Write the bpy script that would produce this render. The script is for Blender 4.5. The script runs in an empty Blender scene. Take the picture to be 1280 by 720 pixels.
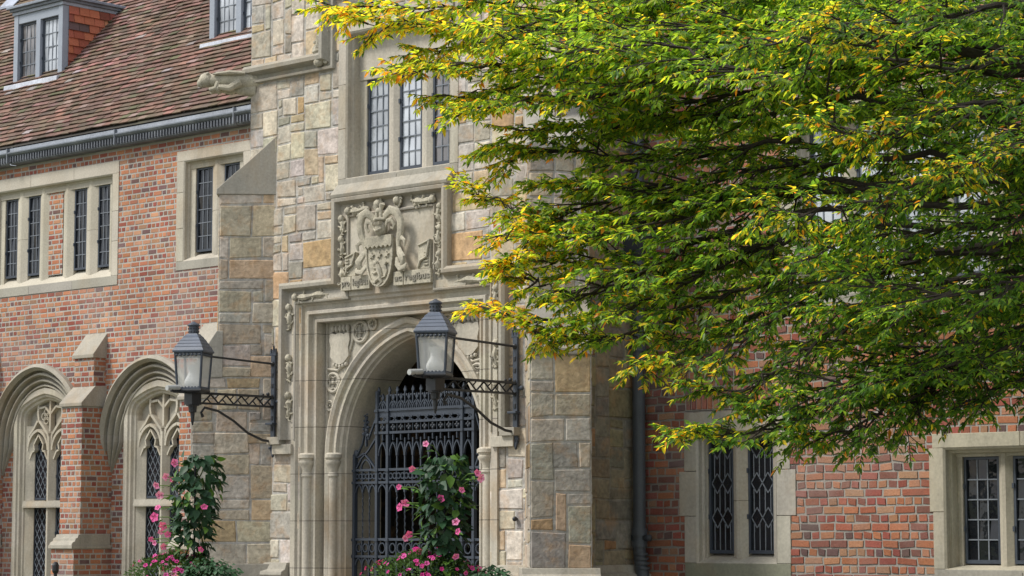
import bpy, bmesh, math, random
import numpy as np
from mathutils import Vector, Matrix
from mathutils import noise as mnoise

# ------------------------------------------------------------------ camera, world, sun, exposure
SC = bpy.context.scene
COL = SC.collection
F_PX = 3000.0
YAW = math.radians(42.9)
PITCH = math.atan(308 / 3000)
EYE = Vector((0, 0, 1.6))
cam_d = bpy.data.cameras.new("camera")
cam_d.sensor_width = 36.0
cam_d.lens = 36.0 * F_PX / 1280.0
cam_d.clip_start = 0.1
cam_d.clip_end = 4000
cam = bpy.data.objects.new("camera", cam_d)
cam.location = EYE
cam.rotation_euler = (math.pi / 2 + PITCH, 0, YAW)
COL.objects.link(cam)
SC.camera = cam

SUN_EL = math.radians(50)
SUN_DIR = Vector((0.60, 0.80, 0)).normalized()          # horizontal travel direction of the light
W = bpy.data.worlds.new("World")
SC.world = W
W.use_nodes = True
nt = W.node_tree
bg = nt.nodes["Background"]
sky = nt.nodes.new("ShaderNodeTexSky")
sky.sky_type = 'NISHITA'
sky.sun_disc = False
sky.sun_elevation = SUN_EL
sky.sun_rotation = math.atan2(-SUN_DIR.x, -SUN_DIR.y)
sky.air_density = 1.0
sky.dust_density = 2.5
# thin bright cloud over the blue
tc = nt.nodes.new("ShaderNodeTexCoord")
nz = nt.nodes.new("ShaderNodeTexNoise")
nz.inputs["Scale"].default_value = 2.6
nz.inputs["Detail"].default_value = 6
rmp = nt.nodes.new("ShaderNodeValToRGB")
rmp.color_ramp.elements[0].position = 0.35
rmp.color_ramp.elements[1].position = 0.62
mixc = nt.nodes.new("ShaderNodeMix")
mixc.data_type = 'RGBA'
mixc.inputs["B"].default_value = (11.0, 11.3, 12.0, 1)
nt.links.new(tc.outputs["Generated"], nz.inputs["Vector"])
nt.links.new(nz.outputs["Fac"], rmp.inputs["Fac"])
nt.links.new(rmp.outputs["Color"], mixc.inputs["Factor"])
nt.links.new(sky.outputs["Color"], mixc.inputs["A"])
nt.links.new(mixc.outputs["Result"], bg.inputs["Color"])
bg.inputs["Strength"].default_value = 0.093
sun_d = bpy.data.lights.new("sun", 'SUN')
sun_d.energy = 2.8
sun_d.angle = math.radians(13)
sun_d.color = (1.0, 0.96, 0.89)
sun = bpy.data.objects.new("sun", sun_d)
tr = Vector((SUN_DIR.x * math.cos(SUN_EL), SUN_DIR.y * math.cos(SUN_EL), -math.sin(SUN_EL)))
sun.rotation_euler = tr.to_track_quat('-Z', 'Y').to_euler()
sun.location = (-20, -10, 30)
COL.objects.link(sun)
SC.view_settings.view_transform = 'Standard'
SC.view_settings.look = 'None'
SC.view_settings.exposure = 0.30
SC.view_settings.gamma = 1.0
SC.render.engine = 'CYCLES'
SC.cycles.use_denoising = True
SC.cycles.max_bounces = 8
SC.cycles.transparent_max_bounces = 12

RND = random.Random(7)
R = math.radians

# a point of the survey: where the sight line through a photo pixel is t metres ahead
_s, _c = math.sin(YAW), math.cos(YAW)
_sp, _cp = math.sin(PITCH), math.cos(PITCH)
FV = Vector((-_s * _cp, _c * _cp, _sp)); RV = Vector((_c, _s, 0)); UV = Vector((_s * _sp, -_c * _sp, _cp))
def at(px, py, t):
    d = FV + RV * ((px - 640) / F_PX) + UV * ((360 - py) / F_PX)
    return EYE + d * t

# ------------------------------------------------------------------ materials
def new_mat(name):
    m = bpy.data.materials.new(name)
    m.use_nodes = True
    return m, m.node_tree, m.node_tree.nodes["Principled BSDF"]

def L(nt, a, b): nt.links.new(a, b)

def surf_mat(name, rough=0.8, vary=0.35, big=1.3, fine=60.0, bump=0.25, bump_dist=0.01,
             stain=None, stain_amt=0.5, stain_scale=1.6, streak=0.0, grime=0.0, spec=0.3, metal=0.0, grain=(1, 1, 1)):
    """colour attribute 'Col' broken up by noise, with optional stains and relief"""
    m, nt, b = new_mat(name)
    at_ = nt.nodes.new("ShaderNodeAttribute"); at_.attribute_name = "Col"
    geo = nt.nodes.new("ShaderNodeNewGeometry")
    mp = nt.nodes.new("ShaderNodeMapping"); mp.inputs["Scale"].default_value = grain
    L(nt, geo.outputs["Position"], mp.inputs["Vector"])
    n1 = nt.nodes.new("ShaderNodeTexNoise"); n1.inputs["Scale"].default_value = big; n1.inputs["Detail"].default_value = 6
    n2 = nt.nodes.new("ShaderNodeTexNoise"); n2.inputs["Scale"].default_value = fine; n2.inputs["Detail"].default_value = 5
    L(nt, mp.outputs[0], n1.inputs["Vector"]); L(nt, mp.outputs[0], n2.inputs["Vector"])
    add = nt.nodes.new("ShaderNodeMath"); add.operation = 'ADD'
    L(nt, n1.outputs["Fac"], add.inputs[0]); L(nt, n2.outputs["Fac"], add.inputs[1])
    mr = nt.nodes.new("ShaderNodeMapRange")
    mr.inputs["From Min"].default_value = 0.6; mr.inputs["From Max"].default_value = 1.4
    mr.inputs["To Min"].default_value = 1 - vary; mr.inputs["To Max"].default_value = 1 + vary
    L(nt, add.outputs[0], mr.inputs["Value"])
    mul = nt.nodes.new("ShaderNodeVectorMath"); mul.operation = 'SCALE'
    L(nt, at_.outputs["Color"], mul.inputs[0]); L(nt, mr.outputs[0], mul.inputs["Scale"])
    out = mul.outputs[0]
    if stain:
        n3 = nt.nodes.new("ShaderNodeTexNoise"); n3.inputs["Scale"].default_value = stain_scale; n3.inputs["Detail"].default_value = 8
        n3.inputs["Roughness"].default_value = 0.65
        mp3 = nt.nodes.new("ShaderNodeMapping"); mp3.inputs["Scale"].default_value = (1, 1, 1 - 0.7 * streak)
        mp3.inputs["Location"].default_value = (3.1, 7.7, 1.2)
        L(nt, geo.outputs["Position"], mp3.inputs["Vector"]); L(nt, mp3.outputs[0], n3.inputs["Vector"])
        cr = nt.nodes.new("ShaderNodeMapRange")
        cr.inputs["From Min"].default_value = 0.5; cr.inputs["From Max"].default_value = 0.72
        cr.inputs["To Min"].default_value = 0; cr.inputs["To Max"].default_value = stain_amt
        L(nt, n3.outputs["Fac"], cr.inputs["Value"])
        mx = nt.nodes.new("ShaderNodeMix"); mx.data_type = 'RGBA'
        L(nt, cr.outputs[0], mx.inputs["Factor"]); L(nt, out, mx.inputs["A"])
        mx.inputs["B"].default_value = (*stain, 1)
        out = mx.outputs["Result"]
    if grime:
        n4 = nt.nodes.new("ShaderNodeTexNoise"); n4.inputs["Scale"].default_value = 4.5; n4.inputs["Detail"].default_value = 9; n4.inputs["Roughness"].default_value = 0.7
        mp4 = nt.nodes.new("ShaderNodeMapping"); mp4.inputs["Scale"].default_value = (1, 1, .28); mp4.inputs["Location"].default_value = (9.1, 2.7, 5.2)
        L(nt, geo.outputs["Position"], mp4.inputs["Vector"]); L(nt, mp4.outputs[0], n4.inputs["Vector"])
        c4 = nt.nodes.new("ShaderNodeMapRange"); c4.inputs["From Min"].default_value = 0.48; c4.inputs["From Max"].default_value = 0.74
        c4.inputs["To Min"].default_value = 0; c4.inputs["To Max"].default_value = grime
        L(nt, n4.outputs["Fac"], c4.inputs["Value"])
        mx4 = nt.nodes.new("ShaderNodeMix"); mx4.data_type = 'RGBA'
        L(nt, c4.outputs[0], mx4.inputs["Factor"]); L(nt, out, mx4.inputs["A"]); mx4.inputs["B"].default_value = (0.15, 0.145, 0.125, 1)
        out = mx4.outputs["Result"]
    L(nt, out, b.inputs["Base Color"])
    b.inputs["Roughness"].default_value = rough
    b.inputs["Specular IOR Level"].default_value = spec
    b.inputs["Metallic"].default_value = metal
    if bump > 0:
        bp = nt.nodes.new("ShaderNodeBump"); bp.inputs["Strength"].default_value = bump; bp.inputs["Distance"].default_value = bump_dist
        L(nt, n2.outputs["Fac"], bp.inputs["Height"]); L(nt, bp.outputs[0], b.inputs["Normal"])
    return m

M_BRICK = surf_mat("brick_and_mortar", 0.9, 0.28, 0.9, 70, 0.5, 0.006, stain=(0.42, 0.34, 0.31), stain_amt=0.42, stain_scale=0.8, grime=0.22)
M_RUBBLE = surf_mat("rubble_sandstone", 0.88, 0.42, 9.0, 30, 0.6, 0.012, stain=(0.46, 0.28, 0.14), stain_amt=0.6, stain_scale=6.5, grime=0.35)
M_STONE = surf_mat("dressed_limestone", 0.85, 0.22, 1.5, 45, 0.25, 0.006, stain=(0.36, 0.25, 0.13), stain_amt=0.5, stain_scale=1.7, streak=0.8, grime=0.5)
M_CARVE = surf_mat("weathered_carved_stone", 0.9, 0.35, 9, 60, 0.5, 0.008, stain=(0.13, 0.125, 0.11), stain_amt=0.55, stain_scale=9)
def joint_lines(m, pitch=0.43, wid=0.007):
    """thin recessed bed joints at a regular height"""
    nt = m.node_tree; b = nt.nodes["Principled BSDF"]
    src = b.inputs["Base Color"].links[0].from_socket
    geo = nt.nodes.new("ShaderNodeNewGeometry"); sep = nt.nodes.new("ShaderNodeSeparateXYZ"); L(nt, geo.outputs["Position"], sep.inputs[0])
    a = nt.nodes.new("ShaderNodeMath"); a.operation = 'MODULO'; L(nt, sep.outputs["Z"], a.inputs[0]); a.inputs[1].default_value = pitch
    c = nt.nodes.new("ShaderNodeMath"); c.operation = 'LESS_THAN'; L(nt, a.outputs[0], c.inputs[0]); c.inputs[1].default_value = wid
    mx = nt.nodes.new("ShaderNodeMix"); mx.data_type = 'RGBA'; L(nt, c.outputs[0], mx.inputs["Factor"]); L(nt, src, mx.inputs["A"]); mx.inputs["B"].default_value = (0.17, 0.155, 0.13, 1)
    L(nt, mx.outputs["Result"], b.inputs["Base Color"])
    return m
M_DOORST = joint_lines(surf_mat("coursed_limestone", 0.85, 0.24, 1.5, 45, 0.3, 0.006, stain=(0.40, 0.25, 0.11), stain_amt=0.6, stain_scale=1.9, streak=0.6, grime=0.45))
M_TILE = surf_mat("clay_roof_tile", 0.85, 0.35, 1.2, 60, 0.5, 0.006, stain=(0.13, 0.13, 0.06), stain_amt=0.45, stain_scale=1.1)
M_LEAD = surf_mat("weathered_lead", 0.55, 0.35, 3, 30, 0.35, 0.01, stain=(0.30, 0.32, 0.34), stain_amt=0.5, stain_scale=4, spec=0.5)
M_IRON = surf_mat("painted_iron", 0.42, 0.25, 6, 80, 0.25, 0.003, spec=0.5)
M_BARK = surf_mat("tree_bark", 0.9, 0.4, 6, 50, 0.8, 0.01)
M_GROUND = surf_mat("ground_surface", 0.95, 0.3, 0.4, 20, 0.4, 0.02)
M_PLAIN = surf_mat("plain_painted", 0.5, 0.12, 4, 50, 0.1, 0.003)

def leaf_mat(name, rough=0.4, trans=0.45, gain=1.6, spec=0.5):
    m, nt, b = new_mat(name)
    at_ = nt.nodes.new("ShaderNodeAttribute"); at_.attribute_name = "Col"
    geo = nt.nodes.new("ShaderNodeNewGeometry")
    n = nt.nodes.new("ShaderNodeTexNoise"); n.inputs["Scale"].default_value = 40; n.inputs["Detail"].default_value = 3
    L(nt, geo.outputs["Position"], n.inputs["Vector"])
    mr = nt.nodes.new("ShaderNodeMapRange"); mr.inputs["To Min"].default_value = 0.7; mr.inputs["To Max"].default_value = 1.3
    L(nt, n.outputs["Fac"], mr.inputs["Value"])
    mul = nt.nodes.new("ShaderNodeVectorMath"); mul.operation = 'SCALE'
    L(nt, at_.outputs["Color"], mul.inputs[0]); L(nt, mr.outputs[0], mul.inputs["Scale"])
    L(nt, mul.outputs[0], b.inputs["Base Color"])
    b.inputs["Roughness"].default_value = rough
    b.inputs["Specular IOR Level"].default_value = spec
    t = nt.nodes.new("ShaderNodeBsdfTranslucent")
    m2 = nt.nodes.new("ShaderNodeVectorMath"); m2.operation = 'MULTIPLY'
    m2.inputs[1].default_value = (gain * 1.03, gain, gain * 0.5)
    L(nt, mul.outputs[0], m2.inputs[0]); L(nt, m2.outputs[0], t.inputs["Color"])
    mx = nt.nodes.new("ShaderNodeMixShader"); mx.inputs["Fac"].default_value = trans
    o = nt.nodes["Material Output"]
    L(nt, b.outputs[0], mx.inputs[1]); L(nt, t.outputs[0], mx.inputs[2]); L(nt, mx.outputs[0], o.inputs["Surface"])
    return m
M_LEAF = leaf_mat("tree_leaf", 0.42, 0.56, 2.6)
M_VINE = leaf_mat("vine_leaf", 0.5, 0.2, 1.2, 0.3)
M_PETAL = leaf_mat("flower_petal", 0.55, 0.35, 1.2, 0.2)

def pane_mat(name, col, spec, rough=0.04, vary=0.5, ior=1.5):
    m, nt, b = new_mat(name)
    geo = nt.nodes.new("ShaderNodeNewGeometry")
    n = nt.nodes.new("ShaderNodeTexNoise"); n.inputs["Scale"].default_value = 1.7; n.inputs["Detail"].default_value = 3
    L(nt, geo.outputs["Position"], n.inputs["Vector"])
    mr = nt.nodes.new("ShaderNodeMapRange"); mr.inputs["From Min"].default_value = .3; mr.inputs["From Max"].default_value = .7
    mr.inputs["To Min"].default_value = 1 - vary; mr.inputs["To Max"].default_value = 1 + vary
    L(nt, n.outputs["Fac"], mr.inputs["Value"])
    mul = nt.nodes.new("ShaderNodeVectorMath"); mul.operation = 'SCALE'
    mul.inputs[0].default_value = col
    L(nt, mr.outputs[0], mul.inputs["Scale"]); L(nt, mul.outputs[0], b.inputs["Base Color"])
    b.inputs["Roughness"].default_value = rough
    b.inputs["Specular IOR Level"].default_value = spec
    b.inputs["IOR"].default_value = ior
    nn = nt.nodes.new("ShaderNodeTexNoise"); nn.inputs["Scale"].default_value = 9
    L(nt, geo.outputs["Position"], nn.inputs["Vector"])
    bp = nt.nodes.new("ShaderNodeBump"); bp.inputs["Strength"].default_value = 0.15; bp.inputs["Distance"].default_value = 0.02
    L(nt, nn.outputs["Fac"], bp.inputs["Height"]); L(nt, bp.outputs[0], b.inputs["Normal"])
    return m
M_PANE = pane_mat("dark_leaded_glass", (0.012, 0.014, 0.018), 0.5)
M_PANE_SKY_PAINT = pane_mat("painted_sky_glass", (0.42, 0.45, 0.49), 0.6, vary=0.45, ior=1.9)  # bright sky reflection and pale blinds put into the base colour
M_PANE_MID = pane_mat("curtained_glass", (0.16, 0.15, 0.15), 0.6, vary=0.7, ior=1.8)

def lantern_glass():
    m, nt, b = new_mat("lantern_glass")
    tp = nt.nodes.new("ShaderNodeBsdfTransparent"); tp.inputs["Color"].default_value = (0.94, 0.95, 0.95, 1)
    b.inputs["Base Color"].default_value = (0.75, 0.75, 0.73, 1); b.inputs["Roughness"].default_value = 0.2
    mx = nt.nodes.new("ShaderNodeMixShader"); mx.inputs["Fac"].default_value = 0.42
    L(nt, tp.outputs[0], mx.inputs[1]); L(nt, b.outputs[0], mx.inputs[2])
    L(nt, mx.outputs[0], nt.nodes["Material Output"].inputs["Surface"])
    return m
M_LGLASS = lantern_glass()

# colours (linear base colours)
LIME = (0.475, 0.438, 0.362); LIME_D = (0.365, 0.34, 0.285); LIME_G = (0.35, 0.33, 0.285)
CARV = (0.43, 0.395, 0.31)
IRON = (0.028, 0.036, 0.048); IRON_L = (0.045, 0.056, 0.075); IRON_B = (0.018, 0.02, 0.024)
LEAD = (0.16, 0.18, 0.21); LEADL = (0.36, 0.40, 0.46)
MORTAR = (0.40, 0.378, 0.34)
def jit(c, a=0.08, r=RND):
    k = 1 + r.uniform(-a, a)
    return (c[0] * k, c[1] * k * (1 + r.uniform(-a, a) * 0.17), c[2] * k * (1 + r.uniform(-a, a) * 0.4))

# ------------------------------------------------------------------ mesh builder
ORG = {}
class MB:
    def __init__(s): s.v = []; s.f = []; s.c = []
    def face(s, pts, c):
        n = len(s.v); s.v += [tuple(p) for p in pts]; s.f.append(tuple(range(n, n + len(pts)))); s.c.append(c)
    def grid(s, rows, c, closed=False, capped=False):
        """rows of points, all the same length"""
        n = len(s.v); m = len(rows[0])
        for r in rows: s.v += [tuple(p) for p in r]
        for i in range(len(rows) - 1):
            for j in range(m if closed else m - 1):
                k = (j + 1) % m
                s.f.append((n + i * m + j, n + i * m + k, n + (i + 1) * m + k, n + (i + 1) * m + j))
                s.c.append(c(i) if callable(c) else c)
        if capped:
            cc = c(0) if callable(c) else c
            s.f.append(tuple(n + j for j in reversed(range(m)))); s.c.append(cc)
            s.f.append(tuple(n + (len(rows) - 1) * m + j for j in range(m))); s.c.append(cc)
    def box(s, x0, x1, y0, y1, z0, z1, c):
        n = len(s.v)
        s.v += [(x0, y0, z0), (x1, y0, z0), (x1, y1, z0), (x0, y1, z0), (x0, y0, z1), (x1, y0, z1), (x1, y1, z1), (x0, y1, z1)]
        for q in ((0, 3, 2, 1), (4, 5, 6, 7), (0, 1, 5, 4), (1, 2, 6, 5), (2, 3, 7, 6), (3, 0, 4, 7)):
            s.f.append(tuple(n + k for k in q)); s.c.append(c)
    def hexa(s, p, c):
        """8 points: bottom ring of 4 then top ring of 4"""
        n = len(s.v); s.v += [tuple(q) for q in p]
        for q in ((0, 3, 2, 1), (4, 5, 6, 7), (0, 1, 5, 4), (1, 2, 6, 5), (2, 3, 7, 6), (3, 0, 4, 7)):
            s.f.append(tuple(n + k for k in q)); s.c.append(c)
    def prism(s, poly, a, b, c):
        """poly: list of 3D points; extruded from +a to +b (vectors)"""
        a = Vector(a); b = Vector(b)
        A = [Vector(p) + a for p in poly]; B = [Vector(p) + b for p in poly]
        s.grid([A, B], c, closed=True, capped=True)
    def tube(s, pts, rad, c, n=8, cap=True, flat=1.0, updir=None):
        pts = [Vector(p) for p in pts]
        if not hasattr(rad, '__len__'): rad = [rad] * len(pts)
        rows = []; prev = None
        for i, p in enumerate(pts):
            t = (pts[min(i + 1, len(pts) - 1)] - pts[max(i - 1, 0)])
            if t.length < 1e-9: t = Vector((0, 0, 1))
            t.normalize()
            if prev is None:
                u = Vector(updir) if updir else (Vector((0, 0, 1)) if abs(t.z) < 0.9 else Vector((0, 1, 0)))
            else: u = prev
            u = (u - t * u.dot(t))
            if u.length < 1e-6: u = t.orthogonal()
            u.normalize(); prev = u; w = t.cross(u)
            rows.append([p + u * (math.cos(2 * math.pi * k / n) * rad[i] * flat) + w * (math.sin(2 * math.pi * k / n) * rad[i]) for k in range(n)])
        s.grid(rows, c, closed=True, capped=cap)
    def lathe(s, prof, ctr, c, n=24, rot=0.0, sq=False):
        x, y, z0 = ctr
        rows = []
        for r_, z in prof:
            rows.append([(x + r_ * math.cos(2 * math.pi * k / n + rot), y + r_ * math.sin(2 * math.pi * k / n + rot), z0 + z) for k in range(n)])
        s.grid(rows, c, closed=True, capped=True)
    def blob(s, p, r, c, n=8, m=6, sq=(1, 1, 1)):
        p = Vector(p); rows = []
        for i in range(1, m):
            a = math.pi * i / m
            rows.append([(p.x + r * sq[0] * math.sin(a) * math.cos(2 * math.pi * k / n), p.y + r * sq[1] * math.sin(a) * math.sin(2 * math.pi * k / n), p.z - r * sq[2] * math.cos(a)) for k in range(n)])
        s.grid(rows, c, closed=True, capped=True)
    def bar(s, p, q, w, y0, y1, c):
        """flat strip in an XZ plane from (x,z) to (x,z), width w, between y0 and y1"""
        d = Vector((q[0] - p[0], q[1] - p[1]))
        if d.length < 1e-6: return
        n = Vector((-d.y, d.x)).normalized() * (w / 2)
        P = [(p[0] + n.x, p[1] + n.y), (q[0] + n.x, q[1] + n.y), (q[0] - n.x, q[1] - n.y), (p[0] - n.x, p[1] - n.y)]
        s.prism([(a, 0, b) for a, b in P], (0, y0, 0), (0, y1, 0), c)
    def bars(s, pts, w, y0, y1, c):
        for a, b in zip(pts, pts[1:]): s.bar(a, b, w, y0, y1, c)
    def build(s, name, mat, parent=None, smooth=False, bevel=0, xf=None):
        o_ = Vector(ORG.get(parent.name, (0, 0, 0))) if parent else Vector((0, 0, 0))
        me = bpy.data.meshes.new(name)
        vs = s.v
        if xf: vs = [xf @ Vector(p) for p in vs]
        me.from_pydata([(p[0] - o_.x, p[1] - o_.y, p[2] - o_.z) for p in vs], [], s.f)
        ca = me.color_attributes.new("Col", 'FLOAT_COLOR', 'CORNER')
        cnt = np.array([len(f) for f in s.f]); cc = np.array([(*c[:3], 1.0) for c in s.c], dtype=np.float32)
        if len(cnt): ca.data.foreach_set("color", np.repeat(cc, cnt, axis=0).ravel())
        me.materials.append(mat)
        if smooth:
            me.polygons.foreach_set("use_smooth", [True] * len(me.polygons))
        me.update()
        if smooth:
            try: me.set_sharp_from_angle(angle=R(40))
            except Exception: pass
        ob = bpy.data.objects.new(name, me)
        COL.objects.link(ob)
        if parent: ob.parent = parent; ORG[ob.name] = tuple(o_)
        else: ORG[ob.name] = (0, 0, 0)
        if bevel:
            b = ob.modifiers.new("bevel", 'BEVEL'); b.width = bevel; b.segments = 2; b.limit_method = 'ANGLE'; b.angle_limit = R(40)
        return ob

def fix_normals(ob):
    bm = bmesh.new(); bm.from_mesh(ob.data); bmesh.ops.recalc_face_normals(bm, faces=bm.faces); bm.to_mesh(ob.data); bm.free()

def tag(o, label=None, cat=None, group=None, kind=None):
    if label: o["label"] = label
    if cat: o["category"] = cat
    if group: o["group"] = group
    if kind: o["kind"] = kind
    return o
def thing(name, loc, label, cat, group=None):
    o = bpy.data.objects.new(name, None); o.empty_display_size = 0.3
    o.location = loc; COL.objects.link(o); ORG[o.name] = tuple(loc)
    return tag(o, label, cat, group)

# ------------------------------------------------------------------ holes: fn(z) -> (xa, xb) or None, along the face's u axis
def rect_hole(xa, xb, za, zb): return lambda z: (xa, xb) if za < z < zb else None
def arch_half(half, zs, rise, o, z):
    """half width at height z of a two-centred arch offset outward by o"""
    if z <= zs: return half + o
    r = (half * half + rise * rise) / (2 * half); e = r - half
    q = (r + o) ** 2 - (z - zs) ** 2
    if q <= e * e: return 0
    return math.sqrt(q) - e
def arch_hole(cx, half, zs, rise, o, z0):
    def fn(z):
        if z < z0: return None
        h = arch_half(half, zs, rise, o, z)
        return (cx - h, cx + h) if h > 0.01 else None
    return fn
def intervals(a, b, holes, z):
    iv = [(a, b)]
    for h in holes:
        q = h(z)
        if not q: continue
        nv = []
        for (p, r_) in iv:
            if q[0] >= r_ or q[1] <= p: nv.append((p, r_)); continue
            if q[0] > p: nv.append((p, q[0]))
            if q[1] < r_: nv.append((q[1], r_))
        iv = nv
    return iv

class Frame:
    """a vertical face: origin (x, y), unit u along it, n outward"""
    def __init__(s, ox, oy, ux, uy, nx, ny): s.o = (ox, oy); s.u = (ux, uy); s.n = (nx, ny)
    def p(s, u, z, d): return (s.o[0] + s.u[0] * u + s.n[0] * d, s.o[1] + s.u[1] * u + s.n[1] * d, z)
def front(Y): return Frame(0, Y, 1, 0, 0, -1)
def slab(mb, fr, u0, u1, z0, z1, d0, d1, c, dx=(0, 0, 0, 0), dz=(0, 0, 0, 0), inset=0.0):
    """raised block on a face: front at d1 (inset a little = worn arris), base at d0, no back"""
    B = [fr.p(u0 + dx[0], z0 + dz[0], d0), fr.p(u1 + dx[1], z0 + dz[1], d0), fr.p(u1 + dx[2], z1 + dz[2], d0), fr.p(u0 + dx[3], z1 + dz[3], d0)]
    i = inset
    T = [fr.p(u0 + dx[0] + i, z0 + dz[0] + i, d1), fr.p(u1 + dx[1] - i, z0 + dz[1] + i, d1), fr.p(u1 + dx[2] - i, z1 + dz[2] - i, d1), fr.p(u0 + dx[3] + i, z1 + dz[3] - i, d1)]
    n = len(mb.v); mb.v += B + T
    for q in ((4, 5, 6, 7), (0, 1, 5, 4), (1, 2, 6, 5), (2, 3, 7, 6), (3, 0, 4, 7)):
        mb.f.append(tuple(n + k for k in q)); mb.c.append(c)

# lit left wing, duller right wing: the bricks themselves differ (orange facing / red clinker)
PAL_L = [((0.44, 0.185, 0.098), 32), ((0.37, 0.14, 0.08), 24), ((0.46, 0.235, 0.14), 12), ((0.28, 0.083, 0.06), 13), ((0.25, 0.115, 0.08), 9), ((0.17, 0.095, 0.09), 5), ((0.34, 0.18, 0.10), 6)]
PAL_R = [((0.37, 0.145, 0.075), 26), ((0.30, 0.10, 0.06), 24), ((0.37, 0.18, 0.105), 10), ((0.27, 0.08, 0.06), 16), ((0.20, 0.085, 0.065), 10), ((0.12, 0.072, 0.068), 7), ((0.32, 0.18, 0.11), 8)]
PAL_RET = [((0.30, 0.25, 0.165), 20), ((0.26, 0.23, 0.165), 20), ((0.34, 0.20, 0.10), 8), ((0.23, 0.215, 0.175), 18), ((0.28, 0.25, 0.15), 14)]  # browner stone, also darkened to stand in for shade on the return
def pick(pal, r):
    t = r.uniform(0, sum(w for _, w in pal))
    for c, w in pal:
        t -= w
        if t <= 0: return c
    return pal[-1][0]

def brick_face(mb, fr, u0, u1, z0, z1, holes, pal, seed, wonk=0.0, hgt=0.0677, sw=0.174, joint=0.0195, mortar=MORTAR, soldier=None):
    r = random.Random(seed)
    rows = int(math.ceil((z1 - z0) / hgt))
    for k in range(rows):
        za = z0 + k * hgt; zb = min(za + hgt, z1); zm = (za + zb) / 2
        for (a, b) in intervals(u0, u1, holes, zm):
            mb.face([fr.p(a, za, 0), fr.p(b, za, 0), fr.p(b, zb, 0), fr.p(a, zb, 0)], mortar)
        if zb - za < hgt * 0.6: continue
        head = k % 2 == 1
        u = u0 - r.uniform(0, sw)
        while u < u1:
            w = sw / 2 if head else sw
            if wonk:
                w *= r.uniform(0.88, 1.14)
                if not head and r.random() < 0.10: w *= 1.9
                if head and r.random() < 0.10: w *= 1.5
            else:
                if head and r.random() < 0.05: w = sw
                w *= r.uniform(0.97, 1.03)
            a, b = u + joint / 2, u + w - joint / 2
            u += w
            c = pick(pal, r)
            if head and r.random() < 0.28: c = pick(pal[3:], r)
            c = jit(c, 0.16, r)
            for (p, q) in intervals(max(a, u0), min(b, u1), holes, zm):
                if q - p < 0.018: continue
                d = r.uniform(0.002, 0.005) + wonk * r.uniform(0, 0.006)
                j = wonk * 0.007
                dx = [r.uniform(-.004, .004) for _ in range(4)]
                tilt = r.gauss(0, j * 0.4) if wonk else 0
                dz = [r.uniform(-.002, .002) - tilt, r.uniform(-.002, .002) + tilt, r.uniform(-.002, .002) + tilt, r.uniform(-.002, .002) - tilt]
                if wonk and r.random() < 0.5: dz = [v + r.uniform(-j, j) * 0.35 for v in dz]
                slab(mb, fr, p, q, za + joint / 2, zb - joint / 2, 0, d, c, dx, dz, 0.0022)

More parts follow.
